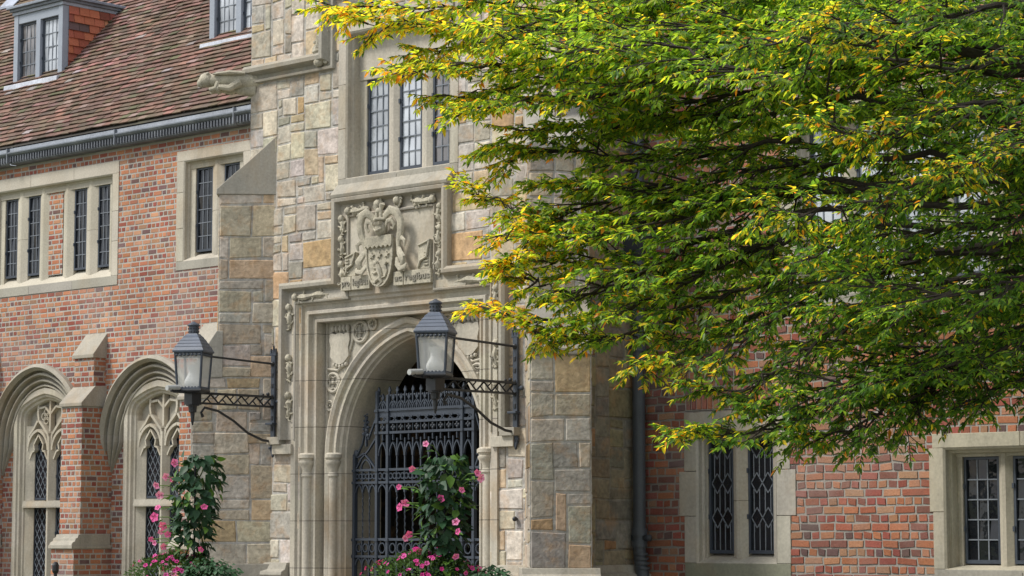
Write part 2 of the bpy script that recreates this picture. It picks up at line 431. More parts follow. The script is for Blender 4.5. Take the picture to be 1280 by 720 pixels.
PAL_S = [((0.52, 0.465, 0.375), 24), ((0.44, 0.395, 0.325), 20), ((0.51, 0.41, 0.28), 13), ((0.47, 0.32, 0.18), 8), ((0.37, 0.35, 0.30), 12), ((0.50, 0.44, 0.39), 14), ((0.43, 0.405, 0.34), 7), ((0.33, 0.30, 0.26), 7)]
PAL_S2 = [((0.44, 0.375, 0.28), 22), ((0.39, 0.345, 0.275), 20), ((0.42, 0.315, 0.20), 10), ((0.35, 0.33, 0.285), 16), ((0.37, 0.26, 0.15), 5), ((0.43, 0.39, 0.33), 14)]
PAL_SD = [((0.20, 0.18, 0.12), 20), ((0.17, 0.165, 0.125), 20), ((0.24, 0.13, 0.06), 8), ((0.15, 0.155, 0.14), 16), ((0.22, 0.18, 0.10), 10)]
def stone_face(mb, fr, u0, u1, z0, z1, holes, pal, seed, cw=0.096, ch=0.086, sizes=((2, 1), (2, 2), (3, 2), (2, 2), (3, 2), (3, 1), (2, 1), (3, 3), (4, 3), (4, 2), (4, 3), (2, 2), (1, 1)), joint=0.015, mortar=(0.40, 0.385, 0.355), rough=0.005, coursed=0.0):
    """squared rubble: a packed grid of blocks; holes are rectangles (ua, ub, za, zb)"""
    r = random.Random(seed)
    nu = max(1, int(round((u1 - u0) / cw))); nz = max(1, int(round((z1 - z0) / ch)))
    cw = (u1 - u0) / nu; ch = (z1 - z0) / nz
    hs = [rect_hole(*h) for h in holes]
    cuts = sorted(set([z0, z1] + [h[2] for h in holes if z0 < h[2] < z1] + [h[3] for h in holes if z0 < h[3] < z1]))
    for za, zb in zip(cuts, cuts[1:]):
        for (a, b) in intervals(u0, u1, hs, (za + zb) / 2):
            mb.face([fr.p(a, za, 0), fr.p(b, za, 0), fr.p(b, zb, 0), fr.p(a, zb, 0)], mortar)
    jx = [[r.uniform(-.22, .22) * cw for _ in range(nz + 1)] for _ in range(nu + 1)]
    jz = [[r.uniform(-.10, .10) * ch for _ in range(nz + 1)] for _ in range(nu + 1)]
    for i in range(nu + 1):
        jz[i][0] = jz[i][nz] = 0
    for k in range(nz + 1): jx[0][k] = jx[nu][k] = 0
    used = [[False] * nz for _ in range(nu)]
    for k in range(nz):
        for i in range(nu):
            if used[i][k]: continue
            w, h = r.choice(sizes)
            w = min(w, nu - i); h = min(h, nz - k)
            while w > 1 and any(used[i + a][k] for a in range(w)): w -= 1
            while h > 1 and any(used[i + a][k + b] for a in range(w) for b in range(h)): h -= 1
            for a in range(w):
                for b in range(h): used[i + a][k + b] = True
            x0, x1 = u0 + i * cw, u0 + (i + w) * cw
            a, b = z0 + k * ch, z0 + (k + h) * ch
            c = jit(pick(pal, r), 0.20, r)
            d = r.uniform(0.004, 0.006 + rough)
            j = joint / 2
            ax = [jx[i][k], jx[i + w][k], jx[i + w][k + h], jx[i][k + h]]
            ax = [ax[0] * .5 + ax[3] * .5 + (ax[0] - ax[3]) * .15, ax[1] * .5 + ax[2] * .5 + (ax[1] - ax[2]) * .15, ax[1] * .5 + ax[2] * .5 - (ax[1] - ax[2]) * .15, ax[0] * .5 + ax[3] * .5 - (ax[0] - ax[3]) * .15]
            az = [jz[i][k], jz[i + w][k], jz[i + w][k + h], jz[i][k + h]]
            # clip against openings
            pieces = [(x0, x1, a, b)]
            for (ha, hb, hc, hd) in holes:
                nv = []
                for (p, q, s0, s1) in pieces:
                    if ha >= q or hb <= p or hc >= s1 or hd <= s0: nv.append((p, q, s0, s1)); continue
                    if ha > p: nv.append((p, ha, s0, s1))
                    if hb < q: nv.append((hb, q, s0, s1))
                    m0, m1 = max(p, ha), min(q, hb)
                    if hc > s0: nv.append((m0, m1, s0, hc))
                    if hd < s1: nv.append((m0, m1, hd, s1))
                pieces = nv
            for (p, q, s0, s1) in pieces:
                if q - p < 0.03 or s1 - s0 < 0.03: continue
                whole = (p, q, s0, s1) == (x0, x1, a, b)
                dx = ax if whole else [0] * 4; dz = az if whole else [0] * 4
                slab(mb, fr, p + j, q - j, s0 + j, s1 - j, 0, d, c, dx, dz, 0.008)

def path_sweep(mb, pts, prof, c, jitc=0.0, close=False, seg=None):
    """sweep a profile [(offset, y)] along a polyline in XZ; offset goes to the left of the travel direction; mitred"""
    P = [Vector((p[0], p[1])) for p in pts]; n = len(P); rows = []
    for i in range(n):
        if close: a, b = P[i - 1], P[(i + 1) % n]
        else: a, b = P[max(i - 1, 0)], P[min(i + 1, n - 1)]
        d1 = (P[i] - a); d2 = (b - P[i])
        if d1.length < 1e-9: d1 = d2
        if d2.length < 1e-9: d2 = d1
        d1.normalize(); d2.normalize()
        n1 = Vector((-d1.y, d1.x)); n2 = Vector((-d2.y, d2.x)); m = (n1 + n2)
        if m.length < 1e-6: m = n1
        m.normalize(); k = 1 / max(0.3, m.dot(n1))
        rows.append([(P[i].x + m.x * o * k, y, P[i].y + m.y * o * k) for o, y in prof])
    if close: rows.append(rows[0])
    cols = [jit(c, jitc) for _ in rows] if jitc else None
    mb.grid(rows, (lambda i: cols[i]) if cols else c)

def arch_sweep(mb, cx, half, zs, rise, prof, c, z0=None, n=14, jitc=0.05, leg_h=0.45, taper=0):
    """profile [(outward offset, y)] round a two-centred arch, with straight legs from z0"""
    r = (half * half + rise * rise) / (2 * half); e = r - half
    def side(sgn):
        rows = []
        if z0 is not None and z0 < zs:
            k = max(1, int((zs - z0) / leg_h))
            for i in range(k):
                zz = z0 + (zs - z0) * i / k; kk = 1 if not taper else max(0, 1 - (zs - zz) / taper)
                rows.append([(cx + sgn * (half + o * kk), prof[-1][1] + (y - prof[-1][1]) * (kk if taper else 1), zz) for o, y in prof])
        for i in range(n + 1):
            row = []
            for o, y in prof:
                am = math.acos(min(1, e / (r + o)))
                a = am * i / n
                row.append((cx + sgn * (math.cos(a) * (r + o) - e), y, zs + math.sin(a) * (r + o)))
            rows.append(row)
        return rows
    for sgn in (-1, 1):
        rows = side(sgn)
        cols = []; cur = jit(c, jitc)
        for i in range(len(rows)):
            if i % 3 == 0 or (z0 is not None and i < 6): cur = jit(c, jitc)
            cols.append(cur)
        mb.grid(rows, lambda i: cols[i])

def arch_line(cx, half, zs, rise, o=0.0, n=10, side=0):
    """points of the arch from left foot over the apex to the right foot"""
    r = (half * half + rise * rise) / (2 * half); e = r - half
    am = math.acos(min(1, e / (r + o)))
    Lp = [(cx - (math.cos(am * i / n) * (r + o) - e), zs + math.sin(am * i / n) * (r + o)) for i in range(n + 1)]
    Rp = [(2 * cx - x, z) for x, z in reversed(Lp)]
    if side == -1: return Lp
    if side == 1: return Rp
    return Lp + Rp[1:]

# ------------------------------------------------------------------ windows
def panes(mb, x0, x1, z0, z1, y, nx, nz, tilt=0.012, seed=1, c=(1, 1, 1)):
    r = random.Random(seed)
    for i in range(nx):
        for k in range(nz):
            a, b = x0 + (x1 - x0) * i / nx, x0 + (x1 - x0) * (i + 1) / nx
            p, q = z0 + (z1 - z0) * k / nz, z0 + (z1 - z0) * (k + 1) / nz
            tx, tz = r.gauss(0, tilt), r.gauss(0, tilt)
            mx, mz = (a + b) / 2, (p + q) / 2
            f = lambda X, Z: (X, y + (X - mx) * tx + (Z - mz) * tz, Z)
            mb.face([f(a, p), f(b, p), f(b, q), f(a, q)], c)

def casement(win, xa, xb, za, zb, y, nx, nz, pane, seed, lattice=False, arch=None, fw=0.022, bw=0.010):
    """iron casement with lead bars (one mesh) and its glass (another)"""
    m = MB(); c = IRON_L
    m.box(xa, xa + fw, y - .02, y + .012, za, zb, c); m.box(xb - fw, xb, y - .02, y + .012, za, zb, c)
    m.box(xa + fw, xb - fw, y - .02, y + .012, za, za + fw * 1.3, c); m.box(xa + fw, xb - fw, y - .02, y + .012, zb - fw, zb, c)
    ia, ib, ja, jb = xa + fw, xb - fw, za + fw * 1.3, zb - fw
    g = MB()
    lc = (0.17, 0.19, 0.22)
    if lattice == 'hex':
        w = (ib - ia); q4 = w / 4; zc = ja + .27
        last = ja
        def B(p, q):
            if min(p[1], q[1]) >= ja - 1e-6 and max(p[1], q[1]) <= jb + 1e-6: m.bar(p, q, 0.008, y - .006, y + .004, lc)
        while last < jb:
            top = min(zc, jb + .2)
            for t_ in (.5, 1.5, 2.5, 3.5):
                off = .0425
                B((ia + q4 * t_, max(last + (off if last > ja else 0), ja)), (ia + q4 * t_, min(zc - off, jb)))
            for s0 in (0, 2):
                xm_ = ia + q4 * (s0 + 1)
                for (p, q) in (((xm_ - q4, zc), (xm_, zc + .085)), ((xm_, zc + .085), (xm_ + q4, zc)), ((xm_ - q4, zc), (xm_, zc - .085)), ((xm_, zc - .085), (xm_ + q4, zc))): B(p, q)
            last = zc; zc += .29
        panes(g, ia, ib, ja, jb, y, 2, 6, 0.02, seed)
    elif lattice == 'hexold':
        w = (ib - ia); h = (jb - ja) / 2.0
        for t in range(1, 4):
            x = ia + w * t / 4
            for k in range(-1, 3):
                zc = ja + h * (k + 0.62)
                z_lo, z_hi = zc + 0.11, zc + h - 0.11
                z_lo, z_hi = max(z_lo, ja), min(z_hi, jb)
                if z_hi > z_lo: m.bar((x, z_lo), (x, z_hi), 0.008, y - .006, y + .004, lc)
        for k in range(-1, 3):
            zc = ja + h * (k + 0.62)
            for (p, q) in (((ia, zc), (ia + w / 4, zc + .11)), ((ia + w / 4, zc + .11), (ia + w / 2, zc + .05)), ((ia, zc), (ia + w / 4, zc - .11)), ((ia + w / 4, zc - .11), (ia + w / 2, zc - .05)),
                           ((ia + w / 4, zc + .11), (ib - w / 4, zc - .03)), ((ib - w / 4, zc + .11), (ia + w / 4, zc - .03)), ((ia + w * .25, zc - .03), (ia + w * .5, zc - .11)), ((ia + w * .75, zc - .03), (ia + w * .5, zc - .11)),
                           ((ib, zc), (ib - w / 4, zc + .11)), ((ib, zc), (ib - w / 4, zc - .11)), ((ib - w / 4, zc + .11), (ib - w / 2, zc + .05)), ((ib - w / 4, zc - .11), (ib - w / 2, zc - .05))):
                if min(p[1], q[1]) > ja and max(p[1], q[1]) < jb: m.bar(p, q, 0.008, y - .006, y + .004, lc)
        panes(g, ia, ib, ja, jb, y, 2, 6, 0.01, seed)
    elif lattice == 'diamond':
        nd = 3; dw = (ib - ia) / nd; dh = dw * 1.5
        for fam in (1, -1):
            k = -nd
            while ja + (k - 1) * dh < jb:
                # line z = ja + k*dh + fam*(x - xa)*dh/dw clipped to the pane
                p_, q_ = [], []
                z_at = lambda x: ja + k * dh + fam * (x - ia) * dh / dw + (0 if fam > 0 else nd * dh)
                x_at = lambda z: ia + (z - ja - k * dh - (0 if fam > 0 else nd * dh)) * dw / dh * fam
                cand = [(x, z_at(x)) for x in (ia, ib)] + [(x_at(z), z) for z in (ja, jb)]
                cand = sorted(set((round(x, 5), round(z, 5)) for x, z in cand if ia - 1e-4 <= x <= ib + 1e-4 and ja - 1e-4 <= z <= jb + 1e-4))
                if len(cand) >= 2: m.bar(cand[0], cand[-1], 0.0075, y - .006, y + .004, lc)
                k += 1
        panes(g, ia, ib, ja, jb, y, 2, 9, 0.02, seed)
    else:
        for t in range(1, nx): m.bar((ia + (ib - ia) * t / nx, ja), (ia + (ib - ia) * t / nx, jb), bw, y - .008, y + .004, lc)
        for t in range(1, nz): m.bar((ia, ja + (jb - ja) * t / nz), (ib, ja + (jb - ja) * t / nz), bw, y - .0095, y + .003, lc)
        panes(g, ia, ib, ja, jb, y, nx, nz, 0.035, seed)
    # a small hinge pin on the left stile
    for zz in (za + (zb - za) * .3, za + (zb - za) * .7): m.box(xa - .006, xa + .012, y - .032, y - .0205, zz, zz + .04, c)
    m.build("casement", M_IRON, win)
    g.build("pane", pane, win)

def stone_window(parent, Y, X0, X1, Z0, Z1, il, ir, ib_, it, lights, gz0, gz1, depth, nx, nz, pane, seed, lattice=False, panels=(), tooth=0.0, label=None, name="window", proud=0.012, mull=0.05, col=LIME, nose_y=None):
    """squared mullioned window in a dressed stone surround; returns the surround mesh (the window part)"""
    r = random.Random(seed)
    m = MB()
    ny = Y + (nose_y if nose_y is not None else max(.028, depth - .06))
    xi0, xi1, zi0, zi1 = X0 + il, X1 - ir, Z0 + ib_, Z1 - it
    yf = Y - proud; yb = Y + depth + 0.06
    # head and sill blocks
    nb = max(1, int(round((X1 - X0) / 0.95)))
    for k in range(nb):
        a = X0 + (X1 - X0) * k / nb; b = X0 + (X1 - X0) * (k + 1) / nb
        m.box(a + .002, b - .002, yf, yb, zi1, Z1, jit(col, .06, r))
        m.box(a + .002, b - .002, yf, yb, Z0, zi0, jit(LIME_G if not lattice else (0.25, .255, .19), .06, r))
    # jamb blocks, toothed into the wall
    k = 0; z = zi0
    while z < zi1 - 0.01:
        h = min(r.uniform(0.36, 0.5), zi1 - z)
        if zi1 - z - h < 0.15: h = zi1 - z
        t0 = tooth * (k % 2)
        m.box(X0 - t0, xi0, yf, yb, z + .002, z + h - .002, jit(col, .06, r))
        m.box(xi1, X1 + t0, yf, yb, z + .002, z + h - .002, jit(col, .06, r))
        z += h; k += 1
    # stepped inner moulding, mitred round jambs and head
    prof = [(0.0, yf - .001), (-0.018, yf + .012), (-0.020, Y + .045), (-0.040, Y + .050), (-0.044, Y + .075), (-0.05, Y + depth)]
    path_sweep(m, [(xi0, zi0), (xi0, zi1), (xi1, zi1), (xi1, zi0)], [(-(-o), y) if False else (o, y) for o, y in prof], col, 0.04)
    # mullions between the lights: narrow chamfered nose widening to the glass
    edges = []
    for i in range(len(lights) - 1):
        edges.append((lights[i][1], lights[i + 1][0]))
    for (a, b) in edges:
        if any(p[0] < (a + b) / 2 < p[1] for p in panels): continue
        mid = (a + b) / 2; nose = 0.016
        pl = [(a - .004, yb - .03), (a - .002, Y + depth - .022), (mid - nose, ny), (mid + nose, ny), (b + .002, Y + depth - .022), (b + .004, yb - .03)]
        zz = gz0 - .16
        ks = max(1, int((gz1 + .06 - zz) / .55))
        for q in range(ks):
            za = zz + (gz1 + .08 - zz) * q / ks; zb_ = zz + (gz1 + .08 - zz) * (q + 1) / ks
            m.prism([(x, y, za + .001) for x, y in pl], (0, 0, 0), (0, 0, zb_ - za - .002), jit(col, .05, r))
    m.box(X0 + .03, X1 - .03, yb + .05, yb + .07, Z0, Z1, (0.02, .02, .022))  # near-black sheet stands in for the unlit room behind the glass
    # solid reveals beside the end lights + head above lights
    m.box(xi0 + .03, lights[0][0], Y + depth - .04, yb - .001, gz0 - .1, zi1 - .04, jit(col, .05, r))
    m.box(lights[-1][1], xi1 - .03, Y + depth - .04, yb - .001, gz0 - .1, zi1 - .04, jit(col, .05, r))
    m.box(xi0 + .03, xi1 - .03, Y + depth - .05, yb - .004, gz1, zi1 - .002, jit(col, .05, r))
    # sloping sill under each light
    m.hexa([(xi0 + .002, yf + .001, zi0 - .02), (xi1 - .002, yf + .001, zi0 - .02), (xi1 - .002, yb - .006, zi0 - .02), (xi0 + .002, yb - .006, zi0 - .02),
            (xi0 + .002, yf + .003, zi0 + .004), (xi1 - .002, yf + .003, zi0 + .004), (xi1 - .002, yb - .006, gz0), (xi0 + .002, yb - .006, gz0)], jit(col, .04, r))
    for (a, b, mat_seed) in [(p[0], p[1], 1) for p in panels]:
        # brick panel between two pairs of lights, framed by mullions
        fr = front(Y + depth - .03)
        brick_face(m, fr, a, b, gz0 - .03, gz1 + .02, [], PAL_L, seed + 5)
        le = max([l[1] for l in lights if l[1] <= a] + [a - .3]); re_ = min([l[0] for l in lights if l[0] >= b] + [b + .3])
        for (p, q) in ((le, a), (b, re_)):
            mid = (p + q) / 2
            pl = [(p - .002, yb - .03), (p, Y + depth - .022), (mid - .016, ny), (mid + .016, ny), (q, Y + depth - .022), (q + .002, yb - .03)]
            m.prism([(x, y, gz0 - .16) for x, y in pl], (0, 0, 0), (0, 0, gz1 - gz0 + .24), jit(col, .05, r))
    w = m.build(name, M_STONE if not panels else M_BRICKSTONE, parent, bevel=0.004)
    if label: w["label"] = label
    for i, (a, b) in enumerate(lights):
        pm = pane[i % len(pane)] if isinstance(pane, (list, tuple)) else pane
        casement(w, a, b, gz0, gz1, Y + depth, nx, nz, pm, seed * 31 + i, lattice)
    return w
M_BRICKSTONE = surf_mat("stone_with_brick_panel", 0.87, 0.22, 1.5, 45, 0.3, 0.006, stain=(0.36, 0.25, 0.13), stain_amt=0.25, stain_scale=1.5, streak=0.8)

# ================================================================== SETTING
g = MB()
g.face([(-400, -300, 0), (400, -300, 0), (400, 900, 0), (-400, 900, 0)], (0.09, 0.11, 0.045))
tag(g.build("lawn", M_GROUND), kind="structure")
g = MB()
r = random.Random(3)
for i in range(26):
    for k in range(9):
        x = -27 + i * 0.9; y = 8.6 + k * 0.7
        g.box(x + .006, x + .894, y + .006, y + .694, 0.0, 0.03, jit((0.27, 0.255, 0.23), .12, r))
g.face([(-27, 8.6, .022), (-3.6, 8.6, .022), (-3.6, 14.9, .022), (-27, 14.9, .022)], (0.16, 0.15, 0.135))
tag(g.build("flagstone_path", M_GROUND), kind="structure")


# ================================================================== LEFT BRICK WING
YL = 19.12
WX0, WX1 = -34.0, -17.2
wing = thing("brick_wing", (-24, YL, 0), "long orange brick wing with red tiled roof and dormers, left of the stone gate tower", "building")
BAY = 2.385
BUTT = [-22.76 - BAY * k for k in range(0, 5)]
BAYC = [-23.96 - BAY * k for k in range(0, 4)]
mb = MB()
holes = [rect_hole(-27.56, -24.76, 4.84, 6.40), rect_hole(-23.5, -22.17, 4.93, 6.38)]
holes += [arch_hole(cx, 1.03, 2.78, 1.08, -0.06, 0.0) for cx in BAYC]
brick_face(mb, front(YL), WX0, WX1, 0.0, 6.6, holes, PAL_L, 11)
# recessed brick under the relieving arches
for i, cx in enumerate(BAYC):
    brick_face(mb, front(YL + .12), cx - .98, cx + .98, 0.0, 3.62, [rect_hole(cx - .6, cx + .6, 0.5, 3.5)], PAL_L, 50 + i)
mb.face([(WX0 + .1, YL + .6, 0), (WX1, YL + .6, 0), (WX1, YL + .6, 6.6), (WX0 + .1, YL + .6, 6.6)], (0.02, .02, .02))  # added backing against light leaks, unlit rooms painted near-black
mb.box(WX0, WX0 + .1, YL + .01, YL + 8, 0, 6.6, PAL_L[0][0])
mb.build("wall", M_BRICK, wing)

def tudor(cx, half, zs, rise, r1=0.35, n=6):
    """flat four-centred arch from left foot to right foot"""
    Rr = half * r1; pts = []
    # tangent from the shoulder circle to the apex
    ccx, ccz = half - Rr, zs
    ax, az = 0.0, zs + rise
    d = math.hypot(ccx, rise); base = math.atan2(az - ccz, ax - ccx); off = math.acos(min(1, Rr / d))
    aend = base - off
    for i in range(n + 1):
        a = aend * i / n
        pts.append((ccx + Rr * math.cos(a), ccz + Rr * math.sin(a)))
    last = pts[-1]
    for i in range(1, 5):
        t = i / 4; bow = 0.02 * math.sin(math.pi * t)
        pts.append((last[0] * (1 - t), last[1] + (az - last[1]) * t + bow))
    Rt = [(cx + x, z) for x, z in pts]; Lt = [(cx - x, z) for x, z in pts]
    return Lt + Rt[::-1][1:]
def poly_hole(pts):
    def fn(z):
        xs = []
        for (x0, z0_), (x1, z1_) in zip(pts, pts[1:] + pts[:1]):
            if (z0_ <= z < z1_) or (z1_ <= z < z0_): xs.append(x0 + (x1 - x0) * (z - z0_) / (z1_ - z0_))
        return (min(xs), max(xs)) if len(xs) >= 2 else None
    return fn
def strip_plate(mb, pts_hole, x0, x1, z0, z1, y, c, step=0.03):
    z = z0
    while z < z1 - 1e-6:
        zz = min(z + step, z1)
        for a, b in intervals(x0, x1, [pts_hole], (z + zz) / 2):
            mb.face([(a, y, z), (b, y, z), (b, y, zz), (a, y, zz)], c)
        z = zz

# relieving arches with their receding orders
for i, cx in enumerate(BAYC):
    m = MB()
    prof = [(-0.0, YL + .01), (0.0, YL - .07), (-.045, YL - .10), (-.085, YL - .045), (-.075, YL + .01), (-.09, YL + .05), (-.115, YL + .03), (-.12, YL - .015), (-.145, YL - .02), (-.16, YL + .01), (-.158, YL + .06),
            (-.18, YL + .085), (-.20, YL + .06), (-.205, YL + .02), (-.225, YL + .02), (-.24, YL + .05), (-.24, YL + .095), (-.26, YL + .11), (-.27, YL + .06), (-.29, YL + .055), (-.305, YL + .085), (-.305, YL + .12), (-.34, YL + .122)]
    arch_sweep(m, cx, 1.03, 2.78, 1.08, prof, LIME_D, z0=2.28, n=16, jitc=.07, leg_h=.1, taper=.5)
    m.build("relieving_arch", M_STONE, wing, smooth=True)

# two-light traceried windows
for i, cx in enumerate(BAYC[:3]):
    yw = YL + .12
    r = random.Random(90 + i)
    m = MB(); H = .55; ZS = 3.12; RI = .30
    path = [(cx - H, 0.6)] + [(cx - H, z) for z in (1.0, 1.45, 1.9, 2.35, 2.8)] + tudor(cx, H, ZS, RI) + [(cx + H, z) for z in (2.8, 2.35, 1.9, 1.45, 1.0)] + [(cx + H, 0.6)]
    prof = [(.125, yw + .02), (.125, yw - .05), (.05, yw - .052), (.035, yw - .03), (.01, yw - .022), (-.005, yw + .01), (-.03, yw + .02), (-.045, yw + .05), (-.05, yw + .15)]
    path_sweep(m, path, prof, LIME, .07)
    # head plate carrying the tracery
    hole = poly_hole(tudor(cx, .60, ZS, RI + .04) )
    w = m.build("window", M_STONE, wing, bevel=0)
    t = MB()
    yt0, yt1 = yw + .045, yw + .125
    lw = .035
    t.prism([(cx + a_, y_, .6) for a_, y_ in ((-.016, yt0 - .02), (.016, yt0 - .02), (.075, yt1 - .02), (.075, yt1), (-.075, yt1), (-.075, yt1 - .02))], (0, 0, 0), (0, 0, 2.30), LIME)
    for s in (-1, 1):
        t.prism([(cx + s * a_, y_, .6) for a_, y_ in ((.505, yt0 - .01), (.505, yt1), (.40, yt1), (.40, yt1 - .02))], (0, 0, 0), (0, 0, 2.45), LIME)
    t.box(cx - H + .03, cx - .031, yt0 - .03, yt1 + .01, 1.97, 2.05, LIME_D); t.box(cx + .031, cx + H - .03, yt0 - .03, yt1 + .01, 1.97, 2.05, LIME_D)
    t.hexa([(cx - H + .03, yt0 - .05, 1.955), (cx + H - .03, yt0 - .05, 1.955), (cx + H - .03, yt0 - .031, 1.955), (cx - H + .03, yt0 - .031, 1.955),
            (cx - H + .03, yt0 - .05, 1.975), (cx + H - .03, yt0 - .05, 1.975), (cx + H - .03, yt0 - .031, 2.04), (cx - H + .03, yt0 - .031, 2.04)], LIME_D)
    for s in (-1, 1):
        lx = cx + s * .27
        al = arch_line(lx, .225, 2.72, .27, 0, 8)
        t.bars(al, lw, yt0, yt1, LIME)
        # cusps
        for sx in (-1, 1):
            t.bars([(lx + sx * .20, 2.60), (lx + sx * .14, 2.70), (lx + sx * .085, 2.72), (lx + sx * .105, 2.80), (lx + sx * .05, 2.87), (lx, 2.93)], .022, yt0 + .015, yt1, LIME)
        # ogee ribs rising to the frame
        t.bars([(cx + s * .02, 2.80), (cx + s * .05, 2.93), (cx + s * .15, 3.03), (cx + s * .25, 3.12), (cx + s * .27, 3.22), (cx + s * .26, 3.33)], lw, yt0, yt1 - .001, LIME)
        t.bars([(cx + s * .50, 2.80), (cx + s * .47, 2.92), (cx + s * .36, 3.02), (cx + s * .28, 3.12)], lw * .9, yt0 + .002, yt1 - .002, LIME)
        t.bars([(cx + s * .27, 3.28), (cx + s * .12, 3.30), (cx, 3.20)], lw * .8, yt0 + .004, yt1 - .003, LIME)
    t.bar((cx, 2.97), (cx, 3.40), lw, yt0 + .001, yt1 - .001, LIME)
    if i == 1:
        k = 16
        for (qx, qz, qr) in ((cx - .10, 3.17, .085),):
            for a in range(4):
                ca = [(qx + .05 * math.cos(a * math.pi / 2) + .05 * math.cos(2 * math.pi * j / 10), qz + .05 * math.sin(a * math.pi / 2) + .05 * math.sin(2 * math.pi * j / 10)) for j in range(11)]
                t.bars(ca, .012, yt0 + .012, yt1 - .006, LIME)
    # stone backing above the light heads
    for s in (-1, 1):
        lx = cx + s * .27
        al = arch_line(lx, .225, 2.72, .27, 0, 8)
        for (x0, z0_), (x1, z1_) in zip(al, al[1:]):
            t.face([(x0, yt1 - .012, z0_), (x1, yt1 - .012, z1_), (x1, yt1 - .012, 3.48), (x0, yt1 - .012, 3.48)], LIME_D)
        xa, xb = sorted((lx + s * .225, cx + s * .56))
        t.face([(xa, yt1 - .011, 2.72), (xb, yt1 - .011, 2.72), (xb, yt1 - .011, 3.48), (xa, yt1 - .011, 3.48)], LIME_D)
    t.build("tracery", M_STONE, w)
    for s in (-1, 1):
        a, b = sorted((cx + s * .075, cx + s * .42))
        casement(w, a, b, 2.06, 3.02, yw + .135, 3, 4, M_PANE, 200 + i * 4 + s, 'diamond')
        casement(w, a, b, 0.75, 1.96, yw + .135, 3, 4, M_PANE, 201 + i * 4 + s, 'diamond')

# buttresses
def buttress(cx, seed):
    w2 = .215; m = MB()
    def stage(Yf, za, zb, w2, sd, yback=YL + .12):
        brick_face(m, front(Yf), cx - w2, cx + w2, za, zb, [], PAL_L, sd, sw=.172)
        brick_face(m, Frame(cx + w2, Yf, 0, 1, 1, 0), 0, yback - Yf, za, zb, [], PAL_L, sd + 1)
        brick_face(m, Frame(cx - w2, yback, 0, -1, -1, 0), 0, yback - Yf, za, zb, [], PAL_L, sd + 2)
    stage(18.64, 0.0, 1.42, w2 + .02, seed)
    stage(18.75, 1.60, 3.25, w2, seed + 3)
    stage(18.93, 3.49, 3.88, w2 - .012, seed + 6, YL + .01)
    b = m.build("buttress", M_BRICK, wing)
    c = MB()
    ov = w2 + .022
    def cap(poly, w_, col):
        c.prism([(cx, y, z) for y, z in poly], (-w_, 0, 0), (w_, 0, 0), col)
    cap([(18.72, 3.235), (18.72, 3.28), (18.935, 3.50), (YL + .005, 3.51), (YL + .005, 3.235)], ov, LIME_G)
    c.build("coping", M_STONE, b, bevel=.006); c = MB()
    cap([(18.90, 3.865), (18.90, 3.91), (YL + .004, 4.20), (YL + .004, 3.865)], ov - .01, LIME_D)
    c.build("coping", M_STONE, b, bevel=.006)
    c = MB()
    c.box(cx - w2 - .035, cx + w2 + .035, 18.60, YL + .10, 1.42, 1.46, LIME_D)
    pr = [(18.60, 1.46), (18.625, 1.50), (18.66, 1.515), (18.67, 1.55), (18.70, 1.56), (18.715, 1.60), (YL + .1, 1.60), (YL + .1, 1.46)]
    cap = None
    c.prism([(cx, y, z) for y, z in pr], (-w2 - .02, 0, 0), (w2 + .02, 0, 0), LIME_D)
    c.build("moulded_offset", M_STONE, b, bevel=.004)
for i, cx in enumerate(BUTT): buttress(cx, 300 + 20 * i)

# upper windows
stone_window(wing, YL, -27.60, -24.72, 4.81, 6.43, .13, .13, .12, .16,
             [(-27.32, -27.05), (-26.81, -26.54), (-25.785, -25.515), (-25.27, -25.00)], 5.08, 6.16, .11, 3, 6, M_PANE, 401,
             panels=[(-26.33, -26.02)])
stone_window(wing, YL, -23.54, -22.12, 4.90, 6.41, .14, .14, .11, .13, [(-23.26, -22.95), (-22.73, -22.42)], 5.12, 6.18, .11, 3, 6, M_PANE, 402)

# ornamental lead gutter
m = MB()
gy = 18.95
seg = 2.35; x = WX0; k = 0
r = random.Random(5)
while x < WX1:
    x1 = min(x + seg, WX1); dz = r.uniform(-.008, .008)
    prof = [(YL + .0, 6.585), (gy + .05, 6.585), (gy + .03, 6.605), (gy + .03, 6.69), (gy - .005, 6.71), (gy - .02, 6.73), (gy - .02, 6.745), (gy + .01, 6.755), (gy + .02, 6.80), (gy + .07, 6.83), (YL - .12, 6.83)]
    rows = [[(xx, y, z + dz) for y, z in prof] for xx in (x + .004, x1 - .004)]
    cs = [LEAD if p[1] < 6.70 else LEADL for p in prof]
    n0 = len(m.v)
    m.v += rows[0] + rows[1]; K = len(prof)
    for j in range(K - 1):
        m.f.append((n0 + j, n0 + j + 1, n0 + K + j + 1, n0 + K + j)); m.c.append((0.10, .11, .13) if j < 3 else (LEAD if j < 6 else (0.22, .245, .285)))
    m.box(x - .008, x + .008, gy - .024, gy + .05, 6.60 + dz, 6.80 + dz, LEAD)
    xx = x + .03
    while xx < x1 - .02:
        m.box(xx, xx + .022, gy + .008, gy + .032, 6.615 + dz, 6.69 + dz, (0.105, .115, .135)); xx += .058
    x = x1; k += 1
m.build("gutter", M_LEAD, wing)

